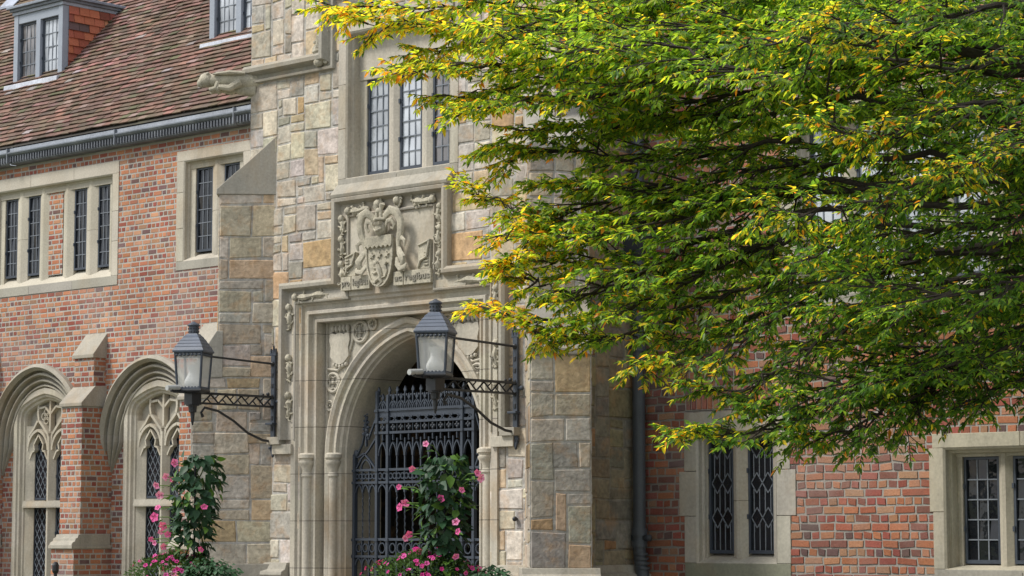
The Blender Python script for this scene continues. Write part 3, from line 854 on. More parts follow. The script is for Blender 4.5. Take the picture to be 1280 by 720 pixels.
# tiled roof
TAN = 1.05; RA = math.atan(TAN); RY0, RZ0 = 19.0, 6.86
def roof_tiles(mb, u0, u1, vmax, y0, z0, ang, seed, w=.178, exp=.098, sgn=1, base_c=None):
    r = random.Random(seed)
    ca, sa = math.cos(ang), math.sin(ang)
    pal = [((0.19, 0.112, 0.088), 24), ((0.155, 0.098, 0.076), 24), ((0.155, 0.112, 0.078), 20), ((0.25, 0.132, 0.108), 12), ((0.12, 0.09, 0.068), 14), ((0.25, 0.175, 0.15), 7), ((0.125, 0.12, 0.07), 5), ((0.30, 0.26, 0.245), 1)]
    def P(u, v, n): return (u, y0 + sgn * (v * ca - n * sa), z0 + v * sa + n * ca)
    rows = int(vmax / exp)
    mb.face([P(u0, -.05, 0), P(u1, -.05, 0), P(u1, vmax + .1, 0), P(u0, vmax + .1, 0)], (0.05, .045, .04))
    for k in range(rows):
        v = k * exp
        u = u0 - (w / 2 if k % 2 else 0)
        while u < u1:
            sag = mnoise.noise(Vector((u * .5, v * .8, 1.7))) * .02
            a, b = max(u + .003, u0), min(u + w - .003, u1)
            if b - a > .03:
                n1 = .034 + r.uniform(-.004, .007) + sag; n2 = .010 + sag
                dv = r.uniform(-.006, .006); sk = r.uniform(-.004, .004)
                c = jit(pick(pal, r), .18, r)
                q = mnoise.noise(Vector((u * .35, v * .5, 8.1)))
                if q > .15 and r.random() < .5: c = (c[0] * 1.2, c[1] * 1.15, c[2] * 1.25)
                T = [P(a, v + dv, n1 + sk), P(b, v + dv, n1 - sk), P(b, v + exp * 1.25, n2), P(a, v + exp * 1.25, n2)]
                B = [P(a, v + dv, n1 + sk - .015), P(b, v + dv, n1 - sk - .015)]
                n = len(mb.v); mb.v += T + B
                mb.f.append((n, n + 1, n + 2, n + 3)); mb.c.append(c)
                dk = (c[0] * .8, c[1] * .8, c[2] * .8)
                mb.f.append((n + 4, n + 5, n + 1, n)); mb.c.append(dk)
                mb.f.append((n + 4, n, n + 3)); mb.c.append(dk); mb.f.append((n + 5, n + 2, n + 1)); mb.c.append(dk)
            u += w
m = MB()
roof_tiles(m, WX0, WX1, 6.2, RY0, RZ0, RA, 21)
ry = RY0 + 6.2 * math.cos(RA); rz = RZ0 + 6.2 * math.sin(RA)
m.face([(WX0, ry, rz + .02), (WX1, ry, rz + .02), (WX1, 2 * ry - RY0, RZ0), (WX0, 2 * ry - RY0, RZ0)], (0.2, .1, .07))
m.tube([(WX0, ry, rz + .03), (WX1, ry, rz + .03)], .09, (0.26, .11, .07), 10)
m.build("roof", M_TILE, wing)
def roof_z(y): return RZ0 + (y - RY0) * TAN

def dormer(xa, pl, seed):
    yd = 20.15; xb = xa + 1.165; z0, z1 = 8.05, 9.07
    FR = (0.31, 0.345, 0.40); 
    m = MB()
    # timber front frame: posts, head, sill, centre post
    m.box(xa, xa + .10, yd, yd + .12, z0, z1, FR); m.box(xb - .10, xb, yd, yd + .12, z0, z1, FR)
    m.box(xa + .10, xb - .10, yd + .01, yd + .12, z1 - .13, z1, FR); m.box(xa + .10, xb - .10, yd + .01, yd + .12, z0, z0 + .05, FR)
    mid = (xa + xb) / 2
    m.box(mid - .05, mid + .05, yd + .004, yd + .11, z0 + .05, z1 - .13, FR)
    d = m.build("dormer", M_PLAIN, wing, bevel=.005)
    for k, (a, b) in enumerate(((xa + .11, mid - .055), (mid + .055, xb - .11))):
        casement(d, a, b, z0 + .055, z1 - .135, yd + .07, 4, 4, pl[k], seed + k, fw=.026, bw=.011)
    s = MB()
    s.hexa([(xa - .05, yd - .13, z0 - .12), (xb + .05, yd - .13, z0 - .12), (xb + .05, yd + .05, z0 - .03), (xa - .05, yd + .05, z0 - .03),
            (xa - .05, yd - .12, z0 - .02), (xb + .05, yd - .12, z0 - .02), (xb + .04, yd + .05, z0 + .02), (xa - .04, yd + .05, z0 + .02)], (0.50, .53, .60))
    s.build("sill", M_LEAD, d, bevel=.006)
    # lead flat roof with a moulded edge
    yb = RY0 + (z1 + .18 - RZ0) / TAN
    s = MB()
    for (o, za, zb, c) in ((.02, z1, z1 + .05, FR), (.05, z1 + .05, z1 + .09, LEAD), (.085, z1 + .09, z1 + .125, (0.22, .25, .30))):
        s.box(xa - o, xb + o, yd - o, yb, za + .001, zb, c)
    s.box(xa - .07, xb + .07, yd - .07, yb, z1 + .125, z1 + .135, (0.34, .37, .42))
    s.build("lead_roof", M_LEAD, d, bevel=.006)
    # tile-hung cheeks
    for side, X, nx in ((1, xb - .005, 1), (-1, xa + .005, -1)):
        c = MB(); r = random.Random(seed + side)
        pal = [((0.50, 0.16, 0.085), 5), ((0.40, 0.115, 0.07), 4), ((0.28, 0.085, 0.06), 2), ((0.14, 0.09, 0.085), 2), ((0.52, 0.22, 0.11), 2)]
        c.face([(X, yd + .1, z0 - .1), (X, yd + .1, z1), (X, yb, z1), (X, yb, z1 - .01)], (0.1, .07, .06))
        rows = 9; h = (z1 - z0) / rows
        for k in range(rows + 1):
            za = z1 - (k + 1) * h
            y = yd + .10 - (.09 if k % 2 else 0); ymax = RY0 + (za + h * .6 - RZ0) / TAN + .02
            while y < ymax:
                a, b = max(y, yd + .10), min(y + .175, ymax)
                if b - a > .02:
                    cc = jit(pick(pal, r), .15, r); o = r.uniform(0, .006)
                    n = len(c.v)
                    pts = [(X + nx * (.03 + o), a + .002, za), (X + nx * (.03 + o), b - .002, za), (X + nx * (.008 + o), b - .002, za + h * 1.1), (X + nx * (.008 + o), a + .002, za + h * 1.1),
                           (X + nx * (.014 + o), a + .002, za), (X + nx * (.014 + o), b - .002, za)]
                    c.v += pts
                    c.f += [(n, n + 1, n + 2, n + 3), (n + 4, n + 5, n + 1, n), (n + 4, n, n + 3), (n + 5, n + 2, n + 1)]; c.c += [cc] * 4
                y += .18
        c.build("tile_hung_cheek", M_TILE, d)
dormer(-28.575, (M_PANE_MID, M_PANE_SKY_PAINT), 610)
dormer(-24.19, (M_PANE_SKY_PAINT, M_PANE_SKY_PAINT), 620)

# chimney above the far end
m = MB()
cy = 22.15
brick_face(m, front(cy), -33.0, -31.35, 9.6, 13.2, [], PAL_L, 71)
brick_face(m, Frame(-31.35, cy, 0, 1, 1, 0), 0, 1.1, 9.6, 13.2, [], PAL_L, 72)
brick_face(m, Frame(-33.0, cy + 1.1, 0, -1, -1, 0), 0, 1.1, 9.6, 13.2, [], PAL_L, 73)
m.box(-33.08, -31.27, cy - .08, cy + 1.18, 13.2, 13.4, LIME_D)
ch = m.build("chimney", M_BRICK, wing)
m = MB()
m.box(-31.36, -31.31, cy - .02, cy + .6, roof_z(cy), roof_z(cy) + .28, (0.34, .38, .46))
m.hexa([(-31.31, cy - .35, roof_z(cy - .35) + .05), (-30.95, cy - .35, roof_z(cy - .35) + .05), (-30.95, cy + .9, roof_z(cy + .9) + .05), (-31.31, cy + .9, roof_z(cy + .9) + .05),
        (-31.31, cy - .35, roof_z(cy - .35) + .09), (-30.95, cy - .35, roof_z(cy - .35) + .07), (-30.95, cy + .9, roof_z(cy + .9) + .07), (-31.31, cy + .9, roof_z(cy + .9) + .09)], (0.34, .38, .46))
m.box(-33.02, -31.36, cy - .03, cy - .005, roof_z(cy) - .05, roof_z(cy) + .12, (0.34, .38, .46))
m.build("lead_flashing", M_LEAD, ch)

# ================================================================== STONE GATEHOUSE
YG = 14.92; GX0, GX1 = -17.28, -13.35; CD = -15.32
gate_house = thing("stone_gatehouse", ((GX0 + GX1) / 2, YG, 0), "buff sandstone gate tower with carved coat of arms over an arched doorway", "building")
HT = 9.4
m = MB()
stone_face(m, front(YG), GX0, GX1, 0.0, HT, [(CD - 1.2, CD + 1.2, 0.0, 3.72), (-15.95, -14.58, 4.78, 6.25)], PAL_S, 31)
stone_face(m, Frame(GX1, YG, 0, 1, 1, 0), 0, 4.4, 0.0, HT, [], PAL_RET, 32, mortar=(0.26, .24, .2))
stone_face(m, Frame(GX0, YG + 4.4, 0, -1, -1, 0), 0, 4.4, 0.0, HT, [], PAL_S, 33)
m.box(GX0 + .01, GX1 - .01, YG + .05, YG + .3, HT - .05, HT, LIME_G); m.box(GX0 + .02, GX1 - .02, YG + 4.2, YG + 4.38, 0, HT, LIME_G)
m.box(GX0 - .05, GX1 + .05, YG - .05, YG + 4.45, HT, HT + .15, LIME_D)
# passage behind the doorway; its shade is put into the near-black wall colour
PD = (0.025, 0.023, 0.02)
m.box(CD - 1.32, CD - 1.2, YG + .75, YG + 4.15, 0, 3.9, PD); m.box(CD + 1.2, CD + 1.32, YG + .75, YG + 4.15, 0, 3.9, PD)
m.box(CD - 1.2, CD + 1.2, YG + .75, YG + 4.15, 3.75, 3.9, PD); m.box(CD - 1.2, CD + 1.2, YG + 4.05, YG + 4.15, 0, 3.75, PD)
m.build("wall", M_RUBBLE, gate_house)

# diagonal buttresses on the two front corners
Q = math.sqrt(.5)
def diag_buttress(cx, dx, seed):
    d = Vector((dx * Q, -Q)); s = Vector((-d.y, d.x))            # outward and sideways (left of outward)
    w = .25
    def P(a, b): return (cx + d.x * a + s.x * b, YG + d.y * a + s.y * b)
    m = MB()
    def stage(e, za, zb, sd):
        # front
        o = P(e, -w); 
        fx = (s.x, s.y)
        if True:
            # u must run so that (u, up, n) shows the face outwards; quads are two-sided anyway
            stone_face(m, Frame(o[0], o[1], fx[0], fx[1], d.x, d.y), 0, 2 * w, za, zb, [], PAL_S2, sd, cw=.1, ch=.105, sizes=((2, 2), (2, 2), (2, 3), (3, 2), (3, 3), (2, 1), (4, 2)))
        for b, n in ((w, 1), (-w, -1)):
            o = P(-.36, b)
            stone_face(m, Frame(o[0], o[1], d.x, d.y, s.x * n, s.y * n), 0, e + .36, za, zb, [], PAL_S2, sd + 1 + n, cw=.105, ch=.10, sizes=((3, 2), (4, 2), (3, 2), (3, 1), (4, 1), (5, 2), (2, 2), (3, 3)))
    e1, e2, e3 = .265, .50, .56
    stage(e3, 0.0, 1.22, seed)
    stage(e2, 1.32, 3.06, seed + 5)
    stage(e1, 3.06, 4.80, seed + 9)
    b = m.build("buttress", M_RUBBLE, gate_house)
    def cap(mm, poly, ww, c):
        A = []; B = []
        for e, z in poly:
            x, y = P(e, -ww); A.append((x, y, z)); x, y = P(e, ww); B.append((x, y, z))
        mm.grid([A, B], c, closed=True, capped=True)
    c = MB()
    cap(c, [(-.34, 4.79), (e1 + .03, 4.79), (e1 + .03, 4.84), (-.02, 5.12), (-.34, 5.42)], w + .018, LIME_G)
    c.build("coping", M_STONE, b, bevel=.006); c = MB()
    cap(c, [(e1 - .05, 3.06), (e2 + .03, 3.06), (e2 + .03, 3.11), (e1 + .01, 3.50), (e1 - .05, 3.50)], w + .012, LIME_G)
    c.build("coping", M_STONE, b, bevel=.006)
    c = MB()
    cap(c, [(-.4, 1.20), (e3 + .02, 1.20), (e3 + .04, 1.23), (e3 + .035, 1.26), (e3 - .0, 1.28), (e3 - .02, 1.33), (-.4, 1.33)], w + .07, LIME_D)
    c.build("plinth_moulding", M_STONE, b, bevel=.005)
diag_buttress(GX0, -1, 810)
diag_buttress(GX1, 1, 840)

# plinth moulding along the front and return
m = MB()
pl = [(YG + .02, 1.20), (YG - .10, 1.20), (YG - .12, 1.23), (YG - .115, 1.26), (YG - .07, 1.28), (YG - .05, 1.34), (YG + .02, 1.345)]
for xa, xb in ((GX0 + .1, CD - 1.33), (CD + 1.33, GX1 - .1)):
    m.grid([[(xa, y, z) for y, z in pl], [(xb, y, z) for y, z in pl]], LIME_D, closed=True, capped=True)
    m.box(xa, xb, YG - .09, YG + .01, 0, 1.199, LIME_G)
    m.build("plinth_moulding", M_STONE, gate_house, bevel=.004); m = MB()
rp = [(GX1 - .02, 1.20), (GX1 + .10, 1.20), (GX1 + .12, 1.23), (GX1 + .115, 1.26), (GX1 + .07, 1.28), (GX1 + .05, 1.34), (GX1 - .02, 1.345)]
m.build("plinth_moulding", M_STONE, gate_house, bevel=.004); m = MB()
m.grid([[(x, YG + .3, z) for x, z in rp], [(x, 16.0, z) for x, z in rp]], LIME_D, closed=True, capped=True)
m.build("plinth_moulding", M_STONE, gate_house, bevel=.004)

# string course stepping up over the window, with the gargoyle at the corner
def label_profile(y, k=1.0, hollow=.10):
    return [(.045 * k, y + .01), (.05 * k, y - .075 * k), (.02 * k, y - .10 * k), (-.015 * k, y - .095 * k), (-.03 * k, y - .05 * k), (-.045 * k, y - .022), (-.045 * k - hollow, y - .018), (-.06 * k - hollow, y - .05 * k), (-.08 * k - hollow, y - .045 * k), (-.09 * k - hollow, y + .01)]
m = MB()
path_sweep(m, [(-17.30, 6.00), (-16.20, 6.00), (-16.20, 6.66), (-14.44, 6.66), (-14.44, 6.00), (-13.33, 6.00)], label_profile(YG, 1.0, .03), LIME_D, .05)
string = m.build("string_course", M_STONE, gate_house)
m = MB(); r = random.Random(4)
for x0 in (-16.9 + .66, ):
    pass
def carving(parent, pts, rad, seed, name="carving", c=CARV, y=YG - .035, knots=5):
    """a small carved beast or leaf cluster lying along pts [(x, z)]"""
    r = random.Random(seed); m = MB()
    P = [Vector((x, y - .012 * math.sin(i * 1.7), z)) for i, (x, z) in enumerate(pts)]
    n = len(P); fine = []; rr = []
    for i in range(n - 1):
        for t in (0, .25, .5, .75):
            fine.append(P[i].lerp(P[i + 1], t)); s = (i + t) / (n - 1)
            rr.append(rad * (.5 + .45 * math.sin(math.pi * s) + .25 * math.sin(s * 13 + seed)) * r.uniform(.85, 1.15))
    fine.append(P[-1]); rr.append(rad * .4)
    m.tube(fine, rr, c, 7)
    m.blob(P[0] + Vector((0, -.012, 0)), rad * 1.15, c, 8, 6)
    m.blob(P[0] + Vector((0, -.02, rad * .9)), rad * .4, c, 6, 5); m.blob(P[0] + Vector((rad * .6, -.02, rad * .7)), rad * .4, c, 6, 5)
    for k in range(6):   # curled leaves round the beast
        q = fine[r.randrange(len(fine))] + Vector((r.uniform(-1, 1) * rad, r.uniform(-.3, .1) * rad, r.uniform(-1, 1) * rad))
        a0 = r.uniform(0, 6.28); rl = rad * r.uniform(.45, .8)
        m.tube([q + Vector((rl * math.cos(a0 + j * .9), -.006, rl * math.sin(a0 + j * .9))) for j in range(5)], [rad * .12, rad * .26, rad * .30, rad * .22, rad * .1], c, 5)
    d = (P[-1] - P[0]).normalized(); nrm = Vector((-d.z, 0, d.x))
    for k in range(knots):
        q = fine[int(len(fine) * (k + .5) / knots)]
        s = 1 if k % 2 else -1
        e = q + nrm * s * rad * r.uniform(1.2, 1.9) + Vector((0, -.004, 0)) + d * rad * r.uniform(-.7, .7)
        m.tube([q, q.lerp(e, .6) + d * rad * .3, e], [rad * .45, rad * .34, rad * .25], c, 6)
        m.blob(e, rad * r.uniform(.32, .5), c, 6, 5)
    ob = m.build(name, M_CARVE, parent, smooth=True)
    return ob
carving(string, [(-16.27, 5.97), (-16.30, 6.10), (-16.25, 6.24)], .045, 3, "boss")
carving(string, [(-16.2 + .25, 6.57), (-16.2 + .55, 6.55), (-16.2 + .8, 6.58)], .04, 8, "boss")
# gargoyle: a crouching winged beast thrust out diagonally
m = MB()
dd = Vector((-Q, -Q, 0)); base = Vector((GX0, YG, 5.92)); sd = Vector((Q, -Q, 0)); up = Vector((0, 0, 1))
def G(a, b, c_): return base + dd * a + sd * b + up * c_
m.tube([G(-.1, 0, .0), G(.10, 0, .01), G(.22, 0, .015), G(.32, 0, .01), G(.39, 0, .0)], [.105, .105, .10, .09, .07], CARV, 12, flat=.9)
m.blob(G(.42, 0, .01), .072, CARV, 12, 8, (1.1, 1.1, 1.0)); m.blob(G(.475, 0, -.02), .045, CARV, 10, 6)
m.blob(G(.41, .055, .06), .02, CARV); m.blob(G(.41, -.055, .06), .02, CARV)
for s in (-1, 1):
    m.tube([G(.05, s * .09, .06), G(.20, s * .11, .065), G(.36, s * .09, .05)], [.03, .04, .012], CARV, 8, flat=.6)       # folded wing
    m.tube([G(.10, s * .08, -.02), G(.20, s * .10, -.085), G(.30, s * .08, -.07)], [.045, .035, .025], CARV, 8)           # haunch
    m.tube([G(.31, s * .06, -.02), G(.33, s * .075, -.08), G(.39, s * .06, -.095)], [.03, .024, .022], CARV, 8)           # forepaw
    m.blob(G(.31, s * .07, -.085), .03, CARV)
m.tube([G(-.05, 0, -.08), G(.12, 0, -.075), G(.2, 0, -.05)], [.08, .05, .02], CARV, 10)
gg = m.build("gargoyle", M_CARVE, string, smooth=True)

# upper window
stone_window(gate_house, YG, -16.04, -14.50, 4.74, 6.34, .10, .10, .10, .14,
             [(-15.81, -15.53), (-15.395, -15.105), (-14.97, -14.69)], 4.88, 5.76, .17, 3, 6, (M_PANE_SKY_PAINT, M_PANE_SKY_PAINT, M_PANE_MID), 501, name="window", nose_y=.12)
m = MB()
sl = [(YG + .05, 4.66), (YG - .09, 4.66), (YG - .10, 4.69), (YG + .05, 4.86)]
m.grid([[(-16.05, y, z) for y, z in sl], [(-14.56, y, z) for y, z in sl]], LIME_D, closed=True, capped=True)
m.build("window_sill", M_STONE, gate_house, bevel=.004)

# stepped label moulding round doorway and arms
m = MB()
xl, xr = -16.73, -13.93; ul, ur = -16.02, -14.62
path_sweep(m, [(xl, 2.47), (xl, 3.885), (ul, 3.885), (ul, 4.635), (ur, 4.635), (ur, 3.885), (xr, 3.885), (xr, 2.47)], label_profile(YG, .9, .085), LIME_D, .05)
for s, x in ((-1, xl), (1, xr)):
    m.box(min(x - s * .0, x + s * .17), max(x - s * .0, x + s * .17), YG - .09, YG + .005, 2.43, 2.50, LIME_D)
    m.box(min(x - s * .13, x + s * .13), max(x - s * .13, x + s * .13), YG - .06, YG + .005, 2.34, 2.43, LIME)
lab = m.build("label_moulding", M_STONE, gate_house, bevel=.003)
hz = .10
carving(lab, [(xl + .16, 3.79), (xl + .30, 3.78), (xl + .46, 3.80), (xl + .60, 3.79)], .030, 11)
for k, z in enumerate((3.60, 3.13, 2.78)):
    carving(lab, [(xl + .075, z + .10), (xl + .09, z), (xl + .075, z - .10)], .030, 20 + k)
    carving(lab, [(xr - .075, z + .10), (xr - .09, z), (xr - .075, z - .10)], .030, 26 + k)
carving(lab, [(xr - .10, 3.79), (xr - .26, 3.78), (xr - .42, 3.80), (xr - .58, 3.79)], .030, 12)
for k, (z0_, z1_) in enumerate(((4.47, 4.33), (4.28, 4.12), (4.05, 3.88))):
    carving(lab, [(ul + .07, z0_), (ul + .09, (z0_ + z1_) / 2), (ul + .07, z1_)], .028, 30 + k)
    carving(lab, [(ur - .07, z0_), (ur - .09, (z0_ + z1_) / 2), (ur - .07, z1_)], .026, 36 + k)
carving(lab, [(ul + .16, 4.53), (ul + .28, 4.52), (ul + .42, 4.54)], .032, 41)
carving(lab, [(ur - .16, 4.54), (ur - .28, 4.53), (ur - .42, 4.55)], .032, 42)
carving(lab, [(ul + .55, 4.56), (ul + .60, 4.55)], .036, 43, knots=3)
carving(lab, [(ul + .80, 4.57), (ul + .84, 4.56)], .036, 44, knots=3)

# heraldic panel
PX0, PX1 = -15.92, -14.76; yp = YG - .022
m = MB(); m.box(PX0, PX1, yp, YG + .02, 3.80, 4.50, LIME)
panel = m.build("heraldic_panel", M_STONE, gate_house)
sx = -15.39; ys = YG - .10
def shield_pts(cx, ztop, w, h, n=10):
    pts = [(cx - w, ztop)]
    for i in range(n + 1):
        t = i / n
        pts.append((cx - w * math.cos(t * math.pi / 2) ** .8 if t < 1 else cx, ztop - h * .35 - h * .65 * math.sin(t * math.pi / 2) ** 1.15))
    return pts + [(2 * cx - x, z) for x, z in pts[::-1][1:]]
m = MB()
sp_ = shield_pts(sx, 4.24, .165, .43)
m.prism([(x, 0, z) for x, z in sp_], (0, ys + .004, 0), (0, yp, 0), CARV)
m.bars(sp_ + [sp_[0]], .018, ys - .01, ys + .01, CARV)
# nebuly chief
ch_ = [(sx - .17 + .34 * i / 24, 4.16 + .012 * math.sin(i * 1.6)) for i in range(25)]
for (x0, z0_), (x1, z1_) in zip(ch_, ch_[1:]): m.prism([(x0, 0, z0_), (x1, 0, z1_), (x1, 0, 4.26), (x0, 0, 4.26)], (0, ys - .022, 0), (0, ys + .01, 0), CARV)
for k in range(3):   # mullets
    cx_, cz_ = sx - .095 + .095 * k, 4.085
    st = []
    for j in range(10):
        a = math.pi / 2 + j * math.pi / 5; rr = .034 if j % 2 == 0 else .014
        st.append((cx_ + rr * math.cos(a), 0, cz_ + rr * math.sin(a)))
    m.prism(st, (0, ys - .012, 0), (0, ys + .006, 0), CARV)
shield = m.build("shield", M_CARVE, panel, bevel=.003)
m = MB()   # rampant lion in low relief
yl_ = ys - .006
def tb(pts, rad, c=CARV, n=7): m.tube([(x, yl_, z) for x, z in pts], rad, c, n)
tb([(sx - .02, 4.00), (sx + .0, 3.95), (sx + .02, 3.90), (sx + .01, 3.86)], [.022, .028, .022, .018])
m.blob((sx - .035, yl_ - .004, 4.015), .026, CARV); m.blob((sx - .06, yl_, 4.01), .013, CARV)
tb([(sx - .01, 3.98), (sx - .06, 3.97), (sx - .085, 3.99)], [.014, .010, .010]); tb([(sx - .0, 3.95), (sx - .055, 3.925), (sx - .085, 3.935)], [.014, .010, .010])
tb([(sx + .015, 3.88), (sx - .03, 3.865), (sx - .05, 3.84), (sx - .075, 3.845)], [.02, .014, .010, .010]); tb([(sx + .015, 3.87), (sx + .035, 3.84), (sx + .01, 3.82), (sx - .01, 3.82)], [.02, .014, .010, .009])
tb([(sx + .03, 3.88), (sx + .08, 3.89), (sx + .10, 3.94), (sx + .075, 3.99), (sx + .10, 4.02)], [.008, .009, .009, .010, .016])
m.build("rampant_lion", M_CARVE, shield, smooth=True)
m = MB()   # helm with barred visor and crest
hx, hz_ = sx + .02, 4.33
m.blob((hx, ys - .005, hz_), .068, CARV, 14, 10, (1, .85, 1.15))
for k in range(6): m.bar((hx - .045 + .018 * k, hz_ + .02), (hx - .045 + .018 * k, hz_ + .05), .006, ys - .075, ys - .04, CARV)
m.tube([(hx - .05, ys - .045, hz_ - .01), (hx, ys - .07, hz_ - .035), (hx + .05, ys - .045, hz_ - .01)], .010, CARV, 6)
m.tube([(hx - .065, ys - .02, hz_ + .075), (hx, ys - .07, hz_ + .07), (hx + .065, ys - .02, hz_ + .075)], .016, CARV, 8)
m.tube([(hx - .03, ys - .03, hz_ + .08), (hx - .02, ys - .03, hz_ + .16), (hx - .05, ys - .035, hz_ + .20)], [.022, .018, .024], CARV, 8)
m.tube([(hx + .03, ys - .03, hz_ + .08), (hx + .025, ys - .03, hz_ + .16), (hx + .05, ys - .035, hz_ + .21)], [.022, .018, .026], CARV, 8)
m.blob((hx + .0, ys - .03, hz_ + .15), .03, CARV)
m.build("helm_and_crest", M_CARVE, panel, smooth=True)
def ribbon(pts, wid, name):
    m = MB(); wid = (list(wid) + [wid[-1]] * 9)[:len(pts)]; m.tube([(x, y, z) for x, y, z in pts], wid, CARV, 8, flat=.55, updir=(0, 1, 0)); return m.build(name, M_CARVE, panel, smooth=True)
yy = ys + .012
def curl(side, pts, wid, flat=.45):
    ribbon([(sx + side * x, yy - d, z) for x, z, d in pts], wid, "mantling")
for s, k in ((-1, .92), (1, 1.12)):
    # great plume rolling out from the helm and down beside the shield
    curl(s, [(.03 * k, 4.35, .0), (.08 * k, 4.43, .03), (.15 * k, 4.475, .045), (.22 * k, 4.45, .04), (.255 * k, 4.37, .03), (.245 * k, 4.28, .02), (.215 * k, 4.21, .01), (.205 * k, 4.14, .0), (.235 * k, 4.09, .02), (.275 * k, 4.04, .03), (.27 * k, 3.99, .02), (.235 * k, 3.975, .01)],
         [.02, .036, .044, .046, .044, .04, .034, .026, .036, .042, .034, .016])
    # inner roll under it
    curl(s, [(.07 * k, 4.33, .02), (.11 * k, 4.385, .035), (.155 * k, 4.39, .035), (.175 * k, 4.345, .02), (.155 * k, 4.31, .015), (.13 * k, 4.325, .02)], [.014, .02, .024, .02, .015, .010])
    # lower streamers with split ends
    curl(s, [(.20 * k, 4.20, .0), (.26 * k, 4.22, .02), (.30 * k, 4.19, .03), (.29 * k, 4.14, .02)], [.02, .022, .02, .010])
    curl(s, [(.19 * k, 4.05, .0), (.20 * k, 3.99, .01), (.245 * k, 3.945, .02), (.30 * k, 3.955, .03), (.315 * k, 3.99, .02)], [.02, .028, .032, .026, .010])
for s, (xa, xb) in ((-1, (PX0 + .03, PX0 + .17)), (1, (PX1 - .19, PX1 - .04))):
    m = MB()
    z0_ = 3.93; z1_ = 4.13 if s < 0 else 4.17
    m.prism([(xa, 0, z0_), (xb, 0, z0_), (xb + .01, 0, z1_ + .015), (xa + .01, 0, z1_ - .03)], (0, yp - .035, 0), (0, yp + .002, 0), CARV)
    for k in range(5): m.box(xa + .012 if s < 0 else xb - .07, xa + .06 if s < 0 else xb - .012, yp - .047, yp - .034, z0_ + .03 + k * .028, z0_ + .042 + k * .028, CARV)
    m.tube([(xa + .01, yp - .04, z0_ + .01), (xa + .05, yp - .05, z0_ + .075), (xb - .03, yp - .05, z0_ + .10), (xb, yp - .045, z1_)], [.012, .013, .013, .011], CARV, 6)
    m.tube([(xa + .01, yp - .04, z1_ - .03), (xb + .01, yp - .04, z1_ + .012)], .010, CARV, 6)
    m.build("badge", M_CARVE, panel, bevel=.003)
# motto scroll
SCO = []
SCR = ((-15.92, -15.79, 'pro'), (-15.78, -15.545, 'legibus'), (-15.235, -15.115, 'ac'), (-15.105, -14.77, 'regibus'))
for xa, xb, _t in SCR:
    m = MB(); m.box(xa, xb, yp - .055, yp + .003, 3.80, 3.925, CARV); SCO.append(m.build("motto_scroll", M_CARVE, panel, bevel=.004))
def lettering(txt, x, z, y, size, parent, mat, c, sxx=.1, ext=.004):
    cu = bpy.data.curves.new("t", 'FONT'); cu.body = txt; cu.size = size; cu.extrude = ext; cu.offset = .0012
    ob = bpy.data.objects.new("t", cu); COL.objects.link(ob)
    dg = bpy.context.evaluated_depsgraph_get()
    sxx = sxx / max(1e-3, ob.evaluated_get(dg).dimensions.x)
    me = bpy.data.meshes.new_from_object(ob.evaluated_get(dg))
    bpy.data.objects.remove(ob); bpy.data.curves.remove(cu)
    mm = MB()
    for p in me.polygons: mm.face([(x + me.vertices[i].co.x * sxx, y - me.vertices[i].co.z, z + me.vertices[i].co.y) for i in p.vertices], c)
    bpy.data.meshes.remove(me)
    return mm.build("lettering", mat, parent)
for (xa, xb, txt), scroll in zip(SCR, SCO):
    lettering(txt, xa + .018, 3.842, yp - .059, .082, scroll, M_CARVE, (0.25, .232, .19), xb - xa - .036)

# doorway: square frame, colonnettes, spandrels and arch
m = MB()
y0 = YG
prof = [(0.02, y0 + .03), (0.02, y0 - .03), (-.045, y0 - .032), (-.06, y0 - .01), (-.085, y0 - .005), (-.10, y0 + .02), (-.135, y0 + .025), (-.15, y0 + .0), (-.175, y0 + .0), (-.19, y0 + .04), (-.215, y0 + .05), (-.23, y0 + .03), (-.25, y0 + .035), (-.255, y0 + .20)]
XA, XB, ZT = CD - 1.29, CD + 1.29, 3.80
path_sweep(m, [(XA, 0.1), (XA, .6), (XA, 1.1), (XA, 1.55), (XA, 2.05), (XA, 2.6), (XA, 3.15), (XA, ZT), (XA + .86, ZT), (XA + 1.72, ZT), (XB, ZT), (XB, 3.15), (XB, 2.6), (XB, 2.05), (XB, 1.55), (XB, 1.1), (XB, .6), (XB, .1)], prof, LIME, .06)
door = m.build("doorway", M_DOORST, gate_house)
m = MB()
CA = -15.25; AH, AZ, AR = .95, 2.30, 1.13; ysp = YG + .15
strip_plate(m, arch_hole(CA, AH, AZ, AR, .05, 0.0), XA + .25, XB - .25, .1, ZT - .24, ysp, LIME, .025)
def ring(cx, cz, rr, w=.016):
    pts = [(cx + rr * math.cos(2 * math.pi * k / 18), ysp - .012, cz + rr * math.sin(2 * math.pi * k / 18)) for k in range(19)]
    m.tube(pts, w, LIME, 6, cap=False)
    for a in range(4):
        px, pz = cx + rr * .45 * math.cos(a * math.pi / 2 + .78), cz + rr * .45 * math.sin(a * math.pi / 2 + .78)
        m.tube([(px + rr * .36 * math.cos(2 * math.pi * k / 10), ysp - .008, pz + rr * .36 * math.sin(2 * math.pi * k / 10)) for k in range(11)], .008, LIME, 5, cap=False)
    m.blob((cx, ysp - .01, cz), rr * .22, LIME)
